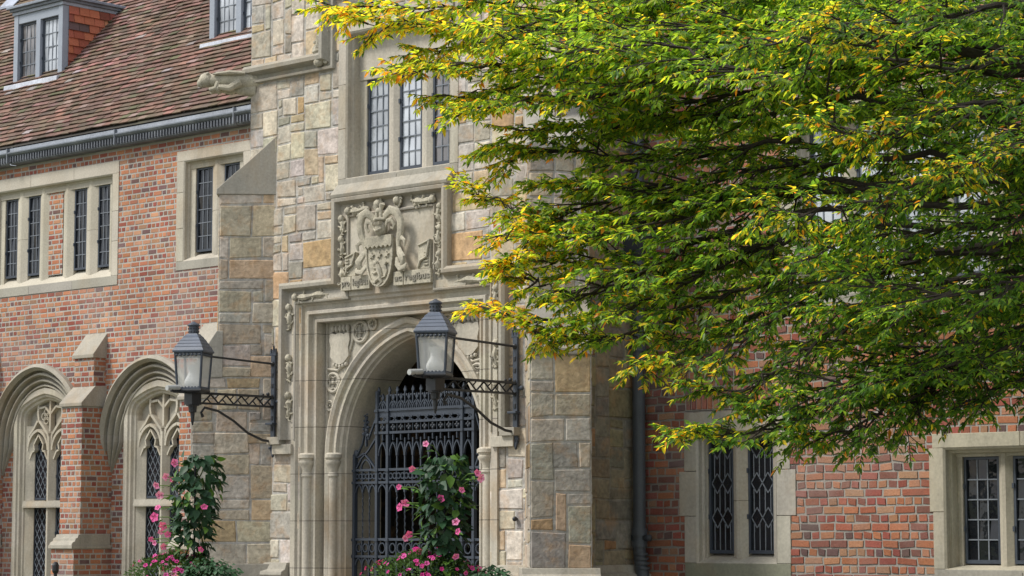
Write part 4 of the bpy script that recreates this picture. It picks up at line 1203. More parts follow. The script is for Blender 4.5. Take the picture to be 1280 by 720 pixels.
for s in (-1, 1):
    f = lambda x: CD + s * x
    ring(f(.56), 3.44, .095); ring(f(.40), 3.505, .05, .012); ring(f(.92), 2.99, .085); ring(f(.965), 2.78, .045, .011)
    # cartouche shield
    cx, cz = f(.82), 3.33
    o_ = [(cx - .12, cz + .13), (cx - .135, cz + .05), (cx - .115, cz - .02), (cx - .125, cz - .10), (cx - .06, cz - .16), (cx, cz - .18), (cx + .06, cz - .16), (cx + .125, cz - .10), (cx + .115, cz - .02), (cx + .135, cz + .05), (cx + .12, cz + .13), (cx + .06, cz + .10), (cx, cz + .12), (cx - .06, cz + .10)]
    m.prism([(x, 0, z) for x, z in o_], (0, ysp - .035, 0), (0, ysp + .0, 0), LIME)
    for k in range(5): m.blob((cx - .10 + .05 * k, ysp - .02, cz + .155), .027, LIME, 6, 5, (.8, .8, 1.3)); m.blob((cx - .08 + .04 * k, ysp - .02, cz - .175 - .01 * (2 - abs(k - 2))), .02, LIME, 6, 5)
    # rim round the cartouche and down the sliver of the spandrel
    m.tube([(f(1.01), ysp - .006, 3.55), (f(1.01), ysp - .006, 3.10), (f(1.0), ysp - .006, 2.70), (f(.985), ysp - .006, 2.40)], .012, LIME, 5)
    m.tube([(f(.66), ysp - .01, 3.50), (f(.67), ysp - .01, 3.36), (f(.74), ysp - .01, 3.18), (f(.86), ysp - .01, 3.10), (f(1.0), ysp - .01, 3.12)], .014, LIME, 6)
m.build("spandrel", M_DOORST, door, smooth=True)
m = MB()
ap = [(.11, ysp + .005), (.11, ysp - .05), (.085, ysp - .065), (.055, ysp - .05), (.045, ysp - .02), (.02, ysp - .01), (.008, ysp - .035), (-.018, ysp - .035), (-.03, ysp + .0), (-.05, ysp + .012), (-.058, ysp + .05), (-.07, ysp + .06), (-.07, ysp + .50)]
arch_sweep(m, CA, AH, AZ, AR, ap, LIME, z0=.1, n=16, jitc=.06)
m.build("arch", M_DOORST, door)
for s in (-1, 1):
    for xx, yy_, rr in ((CD + s * 1.145, YG + .03, .045), (CA + s * .965, YG + .125, .042)):
        c = MB()
        c.lathe([(rr, .5), (rr, 2.12), (rr * 1.25, 2.13), (rr * 1.25, 2.15), (rr * 1.02, 2.165), (rr * 1.15, 2.20), (rr * 1.5, 2.235), (rr * 1.75, 2.25), (rr * 1.75, 2.27), (rr * 1.5, 2.275), (rr * 1.6, 2.29), (rr * 1.95, 2.30), (rr * 1.95, 2.33), (rr * 1.4, 2.345)], (xx, yy_, 0), LIME, 14)
        c.lathe([(rr * 2, .3), (rr * 2, .38), (rr * 1.4, .42), (rr * 1.6, .46), (rr, .5)], (xx, yy_, 0), LIME, 14)
        c.build("colonnette", M_DOORST, door, smooth=True)

# wrought iron gate, standing just inside the arch
YI = 15.22; GC = -15.205
m = MB(); ya, yb = YI - .014, YI + .014
def post(x, z0_, z1_, w=.028, c=IRON_L):
    m.box(x - w / 2, x + w / 2, YI - .02, YI + .02, z0_, z1_, c)
    for z in (1.40, 1.55, 2.07, 2.18, 2.52, 2.62, 2.72):
        if z < z1_: m.box(x - w / 2 - .008, x + w / 2 + .008, YI - .028, YI + .028, z - .012, z + .012, c)
HALF = .61
for s in (-1, 1):
    post(GC + s * HALF, .12, 2.90); post(GC + s * (HALF - .14), .12, 2.86)
post(GC - .905, .12, 2.33); 
post(GC + .83, .12, 2.33, .022)
gate = m.build("gate", M_IRON, gate_house)
def spear(mm, x, z, h, c=IRON_L):
    mm.bar((x, z), (x, z + h), .012, ya + .004, yb - .004, c)
    top = z + h
    mm.prism([(x, 0, top + .05), (x - .018, 0, top + .012), (x, 0, top - .012), (x + .018, 0, top + .012)], (0, YI - .008, 0), (0, YI + .008, 0), c)
    for s in (-1, 1):
        mm.blob((x + s * .022, YI, top - .035), .013, c, 6, 5); mm.blob((x, YI, top - .035), .012, c, 6, 5)
def grille(name, x0, x1, ztop, fin, pitch, seed):
    mm = MB(); c = IRON_L; cd = IRON
    n = max(1, int(round((x1 - x0) / pitch))); p = (x1 - x0) / n
    rails = [.14, .9, 1.40, 1.555, 2.07, 2.185] + ([2.52, 2.615, 2.725] if ztop > 2.6 else [])
    for z in rails: mm.box(x0, x1, YI - .017, YI + .017, z - .011, z + .011, c)
    if ztop > 2.6:
        mm.box(x0, x1, YI - .004, YI + .006, 2.66, 2.715, IRON_L)
        for k in range(n * 2 + 1): mm.bar((x0 + (x1 - x0) * k / (2 * n), 2.625), (x0 + (x1 - x0) * min(k + 1, 2 * n) / (2 * n), 2.665) if k % 2 else (x0 + (x1 - x0) * max(k - 1, 0) / (2 * n), 2.665), .008, ya, yb, c)
    for k in range(n + 1):
        x = x0 + p * k
        if 0 < k < n:
            top = 2.36 if ztop > 2.6 else 2.07
            mm.bar((x, .15), (x, 1.40), .012, ya + .006, yb - .006, c)
            # twisted middle length
            pts = [(x + .004 * math.cos(j * 1.6), YI + .004 * math.sin(j * 1.6), 1.565 + j * .0155) for j in range(33)]
            mm.tube(pts, [.0075 if j % 2 else .0055 for j in range(33)], c, 4)
            if ztop > 2.6: mm.bar((x, 2.19), (x, 2.47), .012, ya + .006, yb - .006, c)
            mm.bar((x, 1.565), (x, 2.06), .004, ya + .009, yb - .009, c)
    for k in range(n):
        xa_ = x0 + p * k; xm = xa_ + p / 2
        # ring and diamond bands
        for (za, zb_) in ((1.40, 1.555), (2.07, 2.185)):
            zc = (za + zb_) / 2; rr = min(p, zb_ - za) * .36
            for dxx in ((0,) if zb_ - za > .13 else (-p * .25, p * .25)):
                r2 = rr if zb_ - za > .13 else rr * .62
                pts = [(xm + dxx + r2 * math.cos(2 * math.pi * j / 12), zc + r2 * math.sin(2 * math.pi * j / 12) * 1.15) for j in range(13)]
                mm.bars(pts, .010, ya + .004, yb - .004, c)
            mm.bar((xa_, za), (xa_, zb_), .010, ya + .002, yb - .002, c)
        # cusped pointed heads under the bands
        for zt, hh in (((2.46, .17),) if ztop > 2.6 else ()) + ((2.06, .10), (1.39, .09)):
            al = arch_line(xm, p / 2 - .004, zt - hh + .02, hh * .72 if hh * .72 > p / 2 else p / 2 + .001, 0, 5)
            mm.bars(al, .011, ya + .003, yb - .003, c)
            mm.blob((xm, YI, zt - .004), .010, c, 6, 4)
        if ztop > 2.6:
            mm.bar((xm, 2.45), (xm, 2.52), .010, ya + .003, yb - .003, c)
            for q in ((0, .018), (0, -.018), (.018, 0), (-.018, 0)): mm.blob((xm + q[0], YI, 2.567 + q[1]), .015, cd, 6, 5)
            mm.bar((xm, 2.52), (xm, 2.615), .007, ya + .006, yb - .006, cd)
            mm.bar((xa_, 2.52), (xa_, 2.615), .007, ya + .006, yb - .006, cd)
        if fin:
            al = arch_line(xm, p / 2 - .002, 2.735, max(.075, p / 2 + .005), 0, 5)
            mm.bars(al, .010, ya + .004, yb - .004, c)
            al = arch_line(xm, p / 4, 2.735, .05, 0, 4); mm.bars(al, .008, ya + .005, yb - .005, c)
            spear(mm, xm, 2.735, .09); spear(mm, xa_, 2.78, .11)
    mm.build(name, M_IRON, gate)
grille("centre_grille", GC - (HALF - .155), GC + (HALF - .155), 2.9, True, .098, 1)
for s in (-1, 1):
    a, b = sorted((GC + s * (HALF - .125), GC + s * (HALF - .015)))
    grille("border_grille", a, b, 2.9, True, .11, 2)
for s, xo in ((-1, GC - .89), (1, GC + .82)):
    a, b = sorted((xo, GC + s * (HALF + .015)))
    grille("side_grille", a, b, 2.2, False, .097, 3)
    mm = MB(); w_ = b - a; xm = (a + b) / 2
    # interlaced ogee cresting with a leafy finial
    for (p, q, t) in (((a, 2.19), (xm + w_ * .1, 2.36), (b, 2.48)), ((b, 2.19), (xm - w_ * .1, 2.34), (a + .02, 2.30))):
        mm.bars([p, ((p[0] + q[0]) / 2 - .01, (p[1] + q[1]) / 2 + .015), q, t], .013, ya + .003, yb - .003, IRON_L)
    mm.bars(arch_line(xm, w_ * .25, 2.19, w_ * .34, 0, 5), .011, ya + .005, yb - .005, IRON_L)
    mm.bars([(xo, 2.30), (xm + s * w_ * .2, 2.42), (xm, 2.60)], .012, ya + .004, yb - .004, IRON_L)
    mm.bars([(GC + s * (HALF + .02), 2.66), (xm - s * w_ * .10, 2.46), (xm, 2.60)], .012, ya + .004, yb - .004, IRON_L)
    mm.bar((xm, 2.40), (xm, 2.68), .014, ya + .002, yb - .002, IRON_L)
    for k in range(14):
        a_ = k * 2.4; mm.blob((xm + .028 * math.cos(a_) * (1 - k / 18), YI - .006 + .01 * math.sin(a_ * 1.7), 2.50 + k * .015), .020 - k * .0007, IRON_L, 6, 5)
    mm.blob((xo, YI, 2.34), .03, IRON_L, 8, 6, (1, .6, 1.2))
    mm.build("cresting", M_IRON, gate)

# small wall fixing beside the doorway
m = MB(); m.blob((-13.80, YG - .035, 1.73), .022, IRON_B, 10, 8); m.tube([(-13.80, YG - .03, 1.73), (-13.80, YG + .01, 1.73)], .010, IRON_B, 8)
m.build("wall_hook", M_IRON, gate_house, smooth=True)

# ================================================================== RIGHT BRICK WING
YR = 16.0
wing2 = thing("brick_wing", (-10, YR, 0), "dark red brick wing with lattice windows, right of the gate tower and behind the tree", "building")
RX0, RX1 = GX1, -3.0
m = MB()
GW = [(-11.80, -9.70, 3.42, 5.15), (-9.10, -7.00, 3.42, 5.15), (-11.80, -9.70, 5.95, 7.6), (-9.10, -7.00, 5.95, 7.6)]
hs = [rect_hole(-12.82, -11.80, 1.25, 2.58), rect_hole(-12.85, -11.80, 2.645, 2.80), rect_hole(-10.33, -8.86, 1.25, 2.32), rect_hole(-7.8, -6.3, 1.25, 2.32)] + [rect_hole(a + .05, b - .05, c + .05, d - .05) for a, b, c, d in GW]
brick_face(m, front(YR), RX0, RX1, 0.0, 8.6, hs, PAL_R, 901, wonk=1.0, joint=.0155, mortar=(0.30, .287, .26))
# soldier course over the lattice window
r = random.Random(17)
m.face([(-12.85, YR, 2.645), (-11.80, YR, 2.645), (-11.80, YR, 2.80), (-12.85, YR, 2.80)], (0.37, .355, .32))
x = -12.84
while x < -11.82:
    slab(m, front(YR), x + .006, x + .052, 2.655, 2.79, 0, r.uniform(.005, .014), jit(pick(PAL_R, r), .15, r), inset=.002); x += .058
m.box(RX1 - .1, RX1, YR + .01, YR + 7, 0, 8.6, PAL_R[0][0]); m.face([(RX0, YR + .6, 0), (RX1, YR + .6, 0), (RX1, YR + .6, 8.6), (RX0, YR + .6, 8.6)], (0.02, .02, .02))  # last face: added near-black backing, the dark interior put into its colour
m.build("wall", M_BRICK, wing2)
stone_window(wing2, YR, -12.86, -11.75, 1.12, 2.63, .13, .14, .24, .17, [(-12.68, -12.415), (-12.265, -11.99)], 1.44, 2.40, .12, 2, 4, M_PANE, 911, lattice='hex', tooth=.055, col=(0.42, .395, .34))
stone_window(wing2, YR, -10.38, -8.81, 1.12, 2.38, .10, .10, .21, .11, [(-10.185, -9.865), (-9.745, -9.425), (-9.305, -8.985)], 1.375, 2.20, .15, 3, 5, M_PANE, 912, tooth=.03, col=(0.46, .42, .33))
stone_window(wing2, YR, -7.85, -6.28, 1.12, 2.38, .10, .10, .21, .11, [(-7.655, -7.335), (-7.215, -6.895), (-6.775, -6.455)], 1.375, 2.20, .15, 3, 5, M_PANE, 913, tooth=.03, col=(0.46, .42, .33))
for i, (a, b, c, d) in enumerate(GW):
    ls = [(a + .20 + .46 * k, a + .52 + .46 * k) for k in range(4)]
    stone_window(wing2, YR, a, b, c, d, .13, .13, .12, .14, ls, c + .2, d - .2, .14, 3, 6, M_PANE_SKY_PAINT, 920 + i, tooth=.04)
m = MB()
m.box(RX0 + .01, RX1 + .1, YR - .25, YR + .05, 8.6, 8.8, LEAD)
roof_tiles(m, RX0 + .01, RX1, 5.0, YR - .2, 8.85, R(46), 33)
m.build("roof", M_TILE, wing2)
# drainpipe in the corner
m = MB(); px_, py_ = -13.262, YR - .125
m.tube([(px_, py_, 8.5), (px_, py_, 1.47), (px_ + .005, py_, 1.40), (px_ + .04, py_ - .02, 1.30), (px_ + .075, py_ - .03, 1.20), (px_ + .08, py_ - .03, .1)], .055, (0.075, .088, .105), 14)
for z in (8.4, 6.6, 4.9, 3.2, 1.62, 1.52):
    m.tube([(px_, py_, z - .03), (px_, py_, z + .03)], .068, (0.075, .088, .105), 14)
for k in range(4): m.tube([(px_ + .01 + .012 * k, py_ - .006 * k, 1.44 - .04 * k - .012), (px_ + .012 + .012 * k, py_ - .006 * k, 1.44 - .04 * k + .008)], .064, (0.075, .088, .105), 14)
dp = m.build("drainpipe", M_IRON, wing2, smooth=True)
m = MB()
for z in (1.57, 3.6, 5.6):
    m.box(px_ - .10, px_ + .10, py_ - .02, py_ + .04, z - .028, z + .028, (0.045, .052, .065))
    m.blob((px_ - .10, py_ - .0, z), .032, (0.045, .052, .065)); m.blob((px_ + .10, py_ - .0, z), .032, (0.045, .052, .065))
m.build("pipe_bracket", M_IRON, dp, bevel=.003)
m = MB()
m.hexa([(px_ - .08, py_ - .08, 4.0), (px_ + .08, py_ - .08, 4.0), (px_ + .08, py_ + .08, 4.0), (px_ - .08, py_ + .08, 4.0), (px_ - .15, py_ - .13, 4.25), (px_ + .15, py_ - .13, 4.25), (px_ + .15, py_ + .1, 4.25), (px_ - .15, py_ + .1, 4.25)], (0.05, .06, .075))
m.build("rainwater_head", M_IRON, dp, bevel=.004)

# ================================================================== WALL LANTERNS
def lantern(X, label):
    oz = 2.33
    t = thing("wall_lantern", (X, YG, oz), label, "lantern", "bracketed iron lanterns either side of the doorway")
    ly = YG - 1.0; az = R(30); c = IRON_L; cb = IRON_B
    # wall plate: a pierced strap with a crown-like head and pointed foot
    m = MB(); y1 = YG - .012; y0_ = YG - .045
    m.box(X - .026, X + .026, y0_, YG - .022, 2.38, 3.27, c)
    for k in range(8): m.box(X - .012, X + .012, y0_ - .006, y0_ + .001, 2.46 + k * .10, 2.50 + k * .10, cb)
    m.prism([(X - .028, 0, 2.38), (X, 0, 2.31), (X + .028, 0, 2.38)], (0, y0_, 0), (0, YG - .022, 0), c)
    for s in (-1, 0, 1): m.prism([(X + s * .026 - .016, 0, 3.26), (X + s * .034, 0, 3.33 + (.03 if s == 0 else 0)), (X + s * .026 + .016, 0, 3.26)], (0, y0_ - .002 * abs(s), 0), (0, YG - .022, 0), c)
    for s in (-1, 1): m.blob((X + s * .03, y0_, 2.40), .016, c)
    m.tube([(X - .0, YG - .03, 2.83), (X + .06, YG - .03, 2.83), (X + .07, YG - .04, 2.83)], .011, c, 6); m.blob((X + .07, YG - .035, 2.83), .022, c)
    m.box(X - .05, X + .05, YG - .09, YG - .03, 2.615, 2.635, c)
    for z in (2.45, 3.18): m.tube([(X, YG - .05, z), (X, YG + .02, z)], .014, c, 8)
    m.build("wall_plate", M_IRON, t, bevel=.003)
    # trussed arm
    m = MB(); ax0, ax1 = X - .014, X + .014
    def yb_(y, z0_, z1_, w=.028): m.box(X - w / 2, X + w / 2, min(y), max(y), z0_, z1_, cb)
    yb_((YG - .05, ly - .16), 2.865, 2.885, .05); yb_((YG - .05, ly + .0), 2.775, 2.792, .05)
    n = 9; L0 = YG - .06; L1 = ly + .12; st = (L0 - L1) / n
    for k in range(n):
        ya_, yb2 = L0 - st * k, L0 - st * (k + 1)
        z0_, z1_ = (2.79, 2.867) if k % 2 else (2.867, 2.79)
        m.tube([(X, ya_, z0_), (X, yb2, z1_)], .009, cb, 4); m.tube([(X, ya_, z1_), (X, (ya_ + yb2) / 2, 2.829)], .007, cb, 4)
    m.blob((X, YG - .10, 2.90), .018, cb); m.blob((X, YG - .16, 2.893), .012, cb)
    m.tube([(X, ly - .16, 2.878), (X, ly - .22, 2.875), (X, ly - .25, 2.89)], [.014, .012, .02], cb, 6)
    m.build("bracket_arm", M_IRON, t, bevel=.002)
    m = MB()
    pts = [(X, YG - .05, 2.46), (X, YG - .16, 2.47), (X, YG - .34, 2.53), (X, YG - .52, 2.64), (X, YG - .70, 2.72), (X, YG - .86, 2.745), (X, YG - .90, 2.70), (X, YG - .88, 2.66)]
    m.tube(pts, [.012] * 7 + [.016], cb, 7)
    m.build("curved_brace", M_IRON, t, smooth=True)
    m = MB()
    for dx in (-.02, .02): m.tube([(X + dx, YG - .04, 3.185), (X + dx, ly + .15, 3.215)], .0075, cb, 6)
    m.blob((X, YG - .045, 3.185), .024, cb)
    m.build("stay_rod", M_IRON, t, smooth=True)
    # square lantern
    def ringp(h, z): return [(X + h * math.sqrt(2) * math.cos(az - math.pi / 4 + k * math.pi / 2 - math.pi / 2 + math.pi / 4 + math.pi / 4), ly + h * math.sqrt(2) * math.sin(az - math.pi / 4 + k * math.pi / 2 - math.pi / 2 + math.pi / 4 + math.pi / 4), z) for k in range(4)]
    m = MB()
    A = [Vector(p) for p in ringp(.108, 2.905)]; B = [Vector(p) for p in ringp(.128, 3.235)]
    for k in range(4): m.tube([A[k], B[k]], .0125, c, 6)
    for ring_, rr in ((A, .014), (B, .013)):
        for k in range(4): m.tube([ring_[k], ring_[(k + 1) % 4]], rr, c, 6)
    # scalloped trims inside top and bottom
    for k in range(4):
        for j in range(7):
            p = B[k].lerp(B[(k + 1) % 4], (j + .5) / 7); m.blob(p + Vector((0, 0, -.024)), .017, c, 6, 4, (1, 1, .9))
            p = A[k].lerp(A[(k + 1) % 4], (j + .5) / 7); m.blob(p + Vector((0, 0, .012)), .012, c, 6, 4)
    # base tray, socket and drop
    rows = [ringp(h, z) for h, z in ((.118, 2.905), (.122, 2.895), (.122, 2.885), (.085, 2.872), (.055, 2.868))]
    m.grid(rows, cb, closed=True, capped=True)
    m.box(X - .055, X + .055, ly - .055, ly + .055, 2.765, 2.872, cb)
    m.lathe([(.062, 2.755), (.062, 2.765), (.04, 2.75), (.036, 2.70), (.02, 2.69), (.016, 2.62), (.006, 2.58)], (X, ly, 0), cb, 10)
    m.build("lantern_frame", M_IRON, t, bevel=.002)
    # concave scaled roof and chimney
    m = MB()
    steps = [(.146, 3.236), (.149, 3.250), (.130, 3.283), (.133, 3.285), (.112, 3.313), (.115, 3.315), (.093, 3.343), (.096, 3.345), (.074, 3.373), (.076, 3.376), (.054, 3.398), (.048, 3.408)]
    m.grid([ringp(h, z) for h, z in steps], (0.085, .105, .145), closed=True, capped=True)
    m.lathe([(.046, 3.405), (.046, 3.475), (.056, 3.478), (.058, 3.488), (.045, 3.50), (.02, 3.512), (.01, 3.52)], (X, ly, 0), (0.05, .06, .08), 16)
    for k in range(10):
        a = 2 * math.pi * k / 10
        for z in (3.425, 3.455): m.blob((X + .046 * math.cos(a + z * 40), ly + .046 * math.sin(a + z * 40), z), .009, cb, 5, 4)
    m.build("lantern_roof", M_IRON, t, bevel=.002)
    g = MB()
    for k in range(4):
        a0, a1, b0, b1 = A[k], A[(k + 1) % 4], B[k], B[(k + 1) % 4]
        g.face([a0, a1, b1, b0], (1, 1, 1))
    g.build("glass_panes", M_LGLASS, t)
    g = MB()
    g.lathe([(.052, 2.91), (.060, 2.925), (.075, 2.95), (.078, 2.975), (.062, 3.01), (.045, 3.04), (.040, 3.065), (.05, 3.10), (.066, 3.125), (.062, 3.126), (.044, 3.10)], (X, ly, 0), (0.85, .85, .83), 20)
    g.build("lamp_shade", M_PLAIN, t, smooth=True)
    g = MB()
    g.tube([(X - .0, ly - .16, 2.915), (X - .0, ly - .30, 2.905)], .024, (0.40, .41, .40), 12); g.box(X - .012, X + .012, ly - .22, ly - .16, 2.885, 2.90, cb)
    g.build("spotlight", M_IRON, t, smooth=False)
    return t
def copy_tree(o, parent=None):
    c = o.copy(); COL.objects.link(c)
    if parent: c.parent = parent
    for ch_ in list(o.children): copy_tree(ch_, c)
    return c
la = lantern(-16.875, "iron lantern on a bracket beside the left brick wing and its arched windows")
lb = copy_tree(la); lb.location.x = -13.79
lb["label"] = "iron lantern on a bracket hanging in front of the dark doorway arch"
# small post between the buttress and the first planter
t = thing("garden_light", (-24.55, 18.1, 0), "slim black post rising in front of the brick buttress", "post")
m = MB(); m.tube([(-24.55, 18.1, 0), (-24.55, 18.1, 1.12)], .022, IRON_B, 10); m.build("stem", M_IRON, t)
m = MB(); m.lathe([(.03, 1.12), (.042, 1.15), (.042, 1.22), (.03, 1.25), (.012, 1.262)], (-24.55, 18.1, 0), IRON_B, 12); m.build("cap", M_IRON, t)

# ================================================================== PLANTERS, VINES AND PETUNIAS
def leaf_mesh_np(P, D, N, Ln, Wd, C, name, mat, parent, fold=.18, droop=.15, kind=None, extra=0):
    """arrays: base points, directions, normals, lengths, widths, colours -> one mesh of folded 6-vertex leaves"""
    P = np.asarray(P, float); D = np.asarray(D, float); N = np.asarray(N, float); Ln = np.asarray(Ln, float)[:, None]; Wd = np.asarray(Wd, float)[:, None]; C = np.asarray(C, float)
    D /= np.linalg.norm(D, axis=1)[:, None] + 1e-9
    S = np.cross(D, N); S /= np.linalg.norm(S, axis=1)[:, None] + 1e-9
    N = np.cross(S, D)
    n = len(P)
    v = np.empty((n, 6, 3))
    v[:, 0] = P
    v[:, 1] = P + D * Ln * .35 + S * Wd * .5 + N * Ln * fold * .5
    v[:, 2] = P + D * Ln * .35 - S * Wd * .5 + N * Ln * fold * .5
    v[:, 3] = P + D * Ln * .45
    v[:, 4] = P + D * Ln * .72 + S * Wd * .30 + N * Ln * (fold * .3 - droop * .5)
    v[:, 5] = P + D * Ln - N * Ln * droop
    # left half 0,3,5,4,1 ; right half mirrored with its own outer vertex
    v7 = P + D * Ln * .72 - S * Wd * .30 + N * Ln * (fold * .3 - droop * .5)
    v = np.concatenate([v, v7[:, None, :]], axis=1)
    K = 7
    o_ = np.array(ORG.get(parent.name, (0, 0, 0))) if parent else np.zeros(3)
    verts = (v.reshape(-1, 3) - o_)
    idx = np.arange(n)[:, None] * K
    f1 = idx + np.array([[0, 1, 4, 3]]); f1b = idx + np.array([[3, 4, 5]])
    f2 = idx + np.array([[0, 3, 6, 2]]); f2b = idx + np.array([[3, 5, 6]])
    quads = np.stack([f1, f2], 1).reshape(-1, 4); tris = np.stack([f1b, f2b], 1).reshape(-1, 3)
    me = bpy.data.meshes.new(name)
    me.vertices.add(len(verts)); me.vertices.foreach_set("co", verts.ravel())
    loops = np.concatenate([quads.ravel(), tris.ravel()])
    me.loops.add(len(loops)); me.loops.foreach_set("vertex_index", loops.astype(np.int32))
    ls = np.concatenate([np.arange(len(quads)) * 4, len(quads) * 4 + np.arange(len(tris)) * 3])
    me.polygons.add(len(ls)); me.polygons.foreach_set("loop_start", ls.astype(np.int32))
    me.polygons.foreach_set("use_smooth", np.ones(len(ls), dtype=bool))
    ca = me.color_attributes.new("Col", 'FLOAT_COLOR', 'POINT')
    cc = np.repeat(np.concatenate([C, np.ones((n, 1))], 1), K, axis=0).astype(np.float32)
    ca.data.foreach_set("color", cc.ravel())
    me.materials.append(mat); me.update(calc_edges=True); me.validate()
    ob = bpy.data.objects.new(name, me); COL.objects.link(ob)
    if parent: ob.parent = parent
    ORG[ob.name] = tuple(o_)
    if kind: ob["kind"] = kind
    return ob

def flower_mesh(rad, petals, c, cthroat, cup=.25, name="flower"):
    m = MB()
    for k in range(petals):
        a = 2 * math.pi * k / petals; da = math.pi / petals * 1.08
        def pt(r_, an, h): return (r_ * math.cos(an), r_ * math.sin(an), h)
        base = pt(.0, 0, -cup * rad * .6)
        ring1 = [pt(rad * .45, a - da * .75, 0), pt(rad * .45, a, -.02 * rad), pt(rad * .45, a + da * .75, 0)]
        ring2 = [pt(rad * .85, a - da * .95, cup * rad * .3), pt(rad * .92, a - da * .2, cup * rad * .12), pt(rad * .80, a + da * .9, cup * rad * .45)]
        tip = pt(rad, a - da * .35, cup * rad * .1)
        for j in range(2):
            m.face([base, ring1[j], ring1[j + 1]], cthroat)
            m.face([ring1[j], ring2[j], ring2[j + 1], ring1[j + 1]], c)
        m.face([ring2[0], tip, ring2[1]], c)
    me_o = m.build(name, M_PETAL, None)
    me = me_o.data; bpy.data.objects.remove(me_o)
    return me
PINKS = [(0.90, 0.22, 0.50), (0.92, 0.34, 0.60), (0.87, 0.14, 0.42)]
MAND = [flower_mesh(.038, 5, c, (0.75, .12, .35), .35, "bloom") for c in PINKS]
PET = [flower_mesh(.021, 5, c, (0.5, .03, .2), .3, "bloom") for c in [(0.78, .06, .36), (0.70, .04, .30), (0.82, .14, .46)]]
def place_flower(meshes, p, nrm, parent, r, name, sc=1.0):
    ob = bpy.data.objects.new(name, r.choice(meshes)); COL.objects.link(ob); ob.parent = parent
    o_ = Vector(ORG[parent.name]); ob.location = Vector(p) - o_
    ob.rotation_euler = Vector(nrm).to_track_quat('Z', 'Y').to_euler(); ob.rotation_euler.rotate_axis('Z', r.uniform(0, 6.28))
    s = sc * r.uniform(.65, 1.2); ob.scale = (s, s * r.uniform(.75, 1), s)
    return ob

def planter(cx, cy, label):
    t = thing("stone_urn", (cx, cy, 0), label, "planter")
    m = MB()
    c = (0.30, .28, .22)
    m.lathe([(.30, 0), (.30, .08), (.24, .10), (.16, .16), (.13, .24), (.17, .30), (.19, .33), (.16, .36), (.22, .44), (.34, .58), (.41, .76), (.43, .92), (.42, 1.04), (.46, 1.10), (.50, 1.16), (.50, 1.20), (.46, 1.22), (.42, 1.21), (.40, 1.12)], (cx, cy, 0), c, 36)
    m.build("urn_body", M_CARVE, t, smooth=True)
    m = MB(); m.lathe([(.40, 1.13), (.3, 1.155), (.01, 1.17)], (cx, cy, 0), (0.035, .025, .018), 24); m.build("soil", M_GROUND, t)
    return t

def vine(cx, cy, base, hgt, seed, label, lean, flowers):
    r = random.Random(seed)
    t = thing("climbing_vine", (cx, cy, base), label, "plant", "pink flowering vines in the urns by the doorway")
    P, D, N, Ln, Wd, C = [], [], [], [], [], []
    m = MB()
    m.tube([(cx, cy, base - .05), (cx, cy, base + hgt)], .008, IRON_B, 6)
    for k in range(3):
        ph = k * 2.1
        m.tube([(cx + .07 * math.cos(ph + s * .5), cy + .07 * math.sin(ph + s * .5), base + hgt * s / 20) for s in range(20)], .006, (0.05, .07, .02), 5)
    m.build("stem", M_BARK, t)
    def rad(s):   # silhouette: narrow foot, broad shoulder
        return .075 + .115 * max(0, math.sin(min(1, s * 1.02) * math.pi * .60)) ** 1.6 * (1 if s < .86 else max(.35, 1 - (s - .86) * 4))
    for i in range(470):
        s = r.random() ** .8
        a = r.uniform(0, 6.283); rr = rad(s) * r.uniform(.55, 1.05)
        off = lean * max(0, s - .3)
        p = (cx + rr * math.cos(a) + off, cy + rr * math.sin(a) + off * .6, base + hgt * s)
        out = Vector((math.cos(a), math.sin(a), 0)); dr = out * r.uniform(.2, .9) + Vector((r.uniform(-.5, .5), r.uniform(-.5, .5), r.uniform(-1.1, .15)))
        nn = out * .9 + Vector((0, 0, r.uniform(.3, 1.1))) + Vector((r.uniform(-.3, .3), r.uniform(-.3, .3), 0))
        P.append(p); D.append(dr); N.append(nn); l = r.uniform(.07, .115); Ln.append(l); Wd.append(l * r.uniform(.55, .68))
        g = r.uniform(.6, 1.3); C.append((.028 * g, .075 * g, .034 * g) if r.random() < .86 else (.10 * g, .20 * g, .035 * g))
    # wandering shoots with lighter leaves, carrying the blooms
    for (dx, dz, dy) in flowers:
        p1 = Vector((cx + dx, cy + dy, base + dz)); s0 = min(.95, max(.2, dz / hgt)); k = .6 if abs(dx) > .1 else .3
        p0 = Vector((cx + dx * .35, cy + dy * .3, base + dz * .95 - .03))
        mid = p0.lerp(p1, .5) + Vector((0, 0, .03))
        st = MB(); st.tube([p0, mid, p1], .004, (0.08, .14, .03), 4); st.build("shoot", M_BARK, t)
        for q in (.35, .7):
            pp = p0.lerp(p1, q); P.append(tuple(pp)); dv = (p1 - p0).normalized() + Vector((r.uniform(-.6, .6), r.uniform(-.6, .6), r.uniform(-.7, .3)))
            D.append(tuple(dv)); N.append((r.uniform(-.3, .3), r.uniform(-.7, 0), 1)); l = r.uniform(.05, .075); Ln.append(l); Wd.append(l * .5); C.append((.09, .20, .035))
    leaf_mesh_np(P, D, N, Ln, Wd, C, "foliage", M_VINE, t, fold=.14, droop=.12)
    vd = (EYE - Vector((cx, cy, base + .5))).normalized()
    for (dx, dz, dy) in flowers:
        nrm = vd * 1.0 + Vector((r.uniform(-.7, .7), r.uniform(-.5, .3), r.uniform(-.5, .5)))
        place_flower(MAND, (cx + dx, cy + dy - .01, base + dz), nrm, t, r, "bloom", 1.0)
    return t

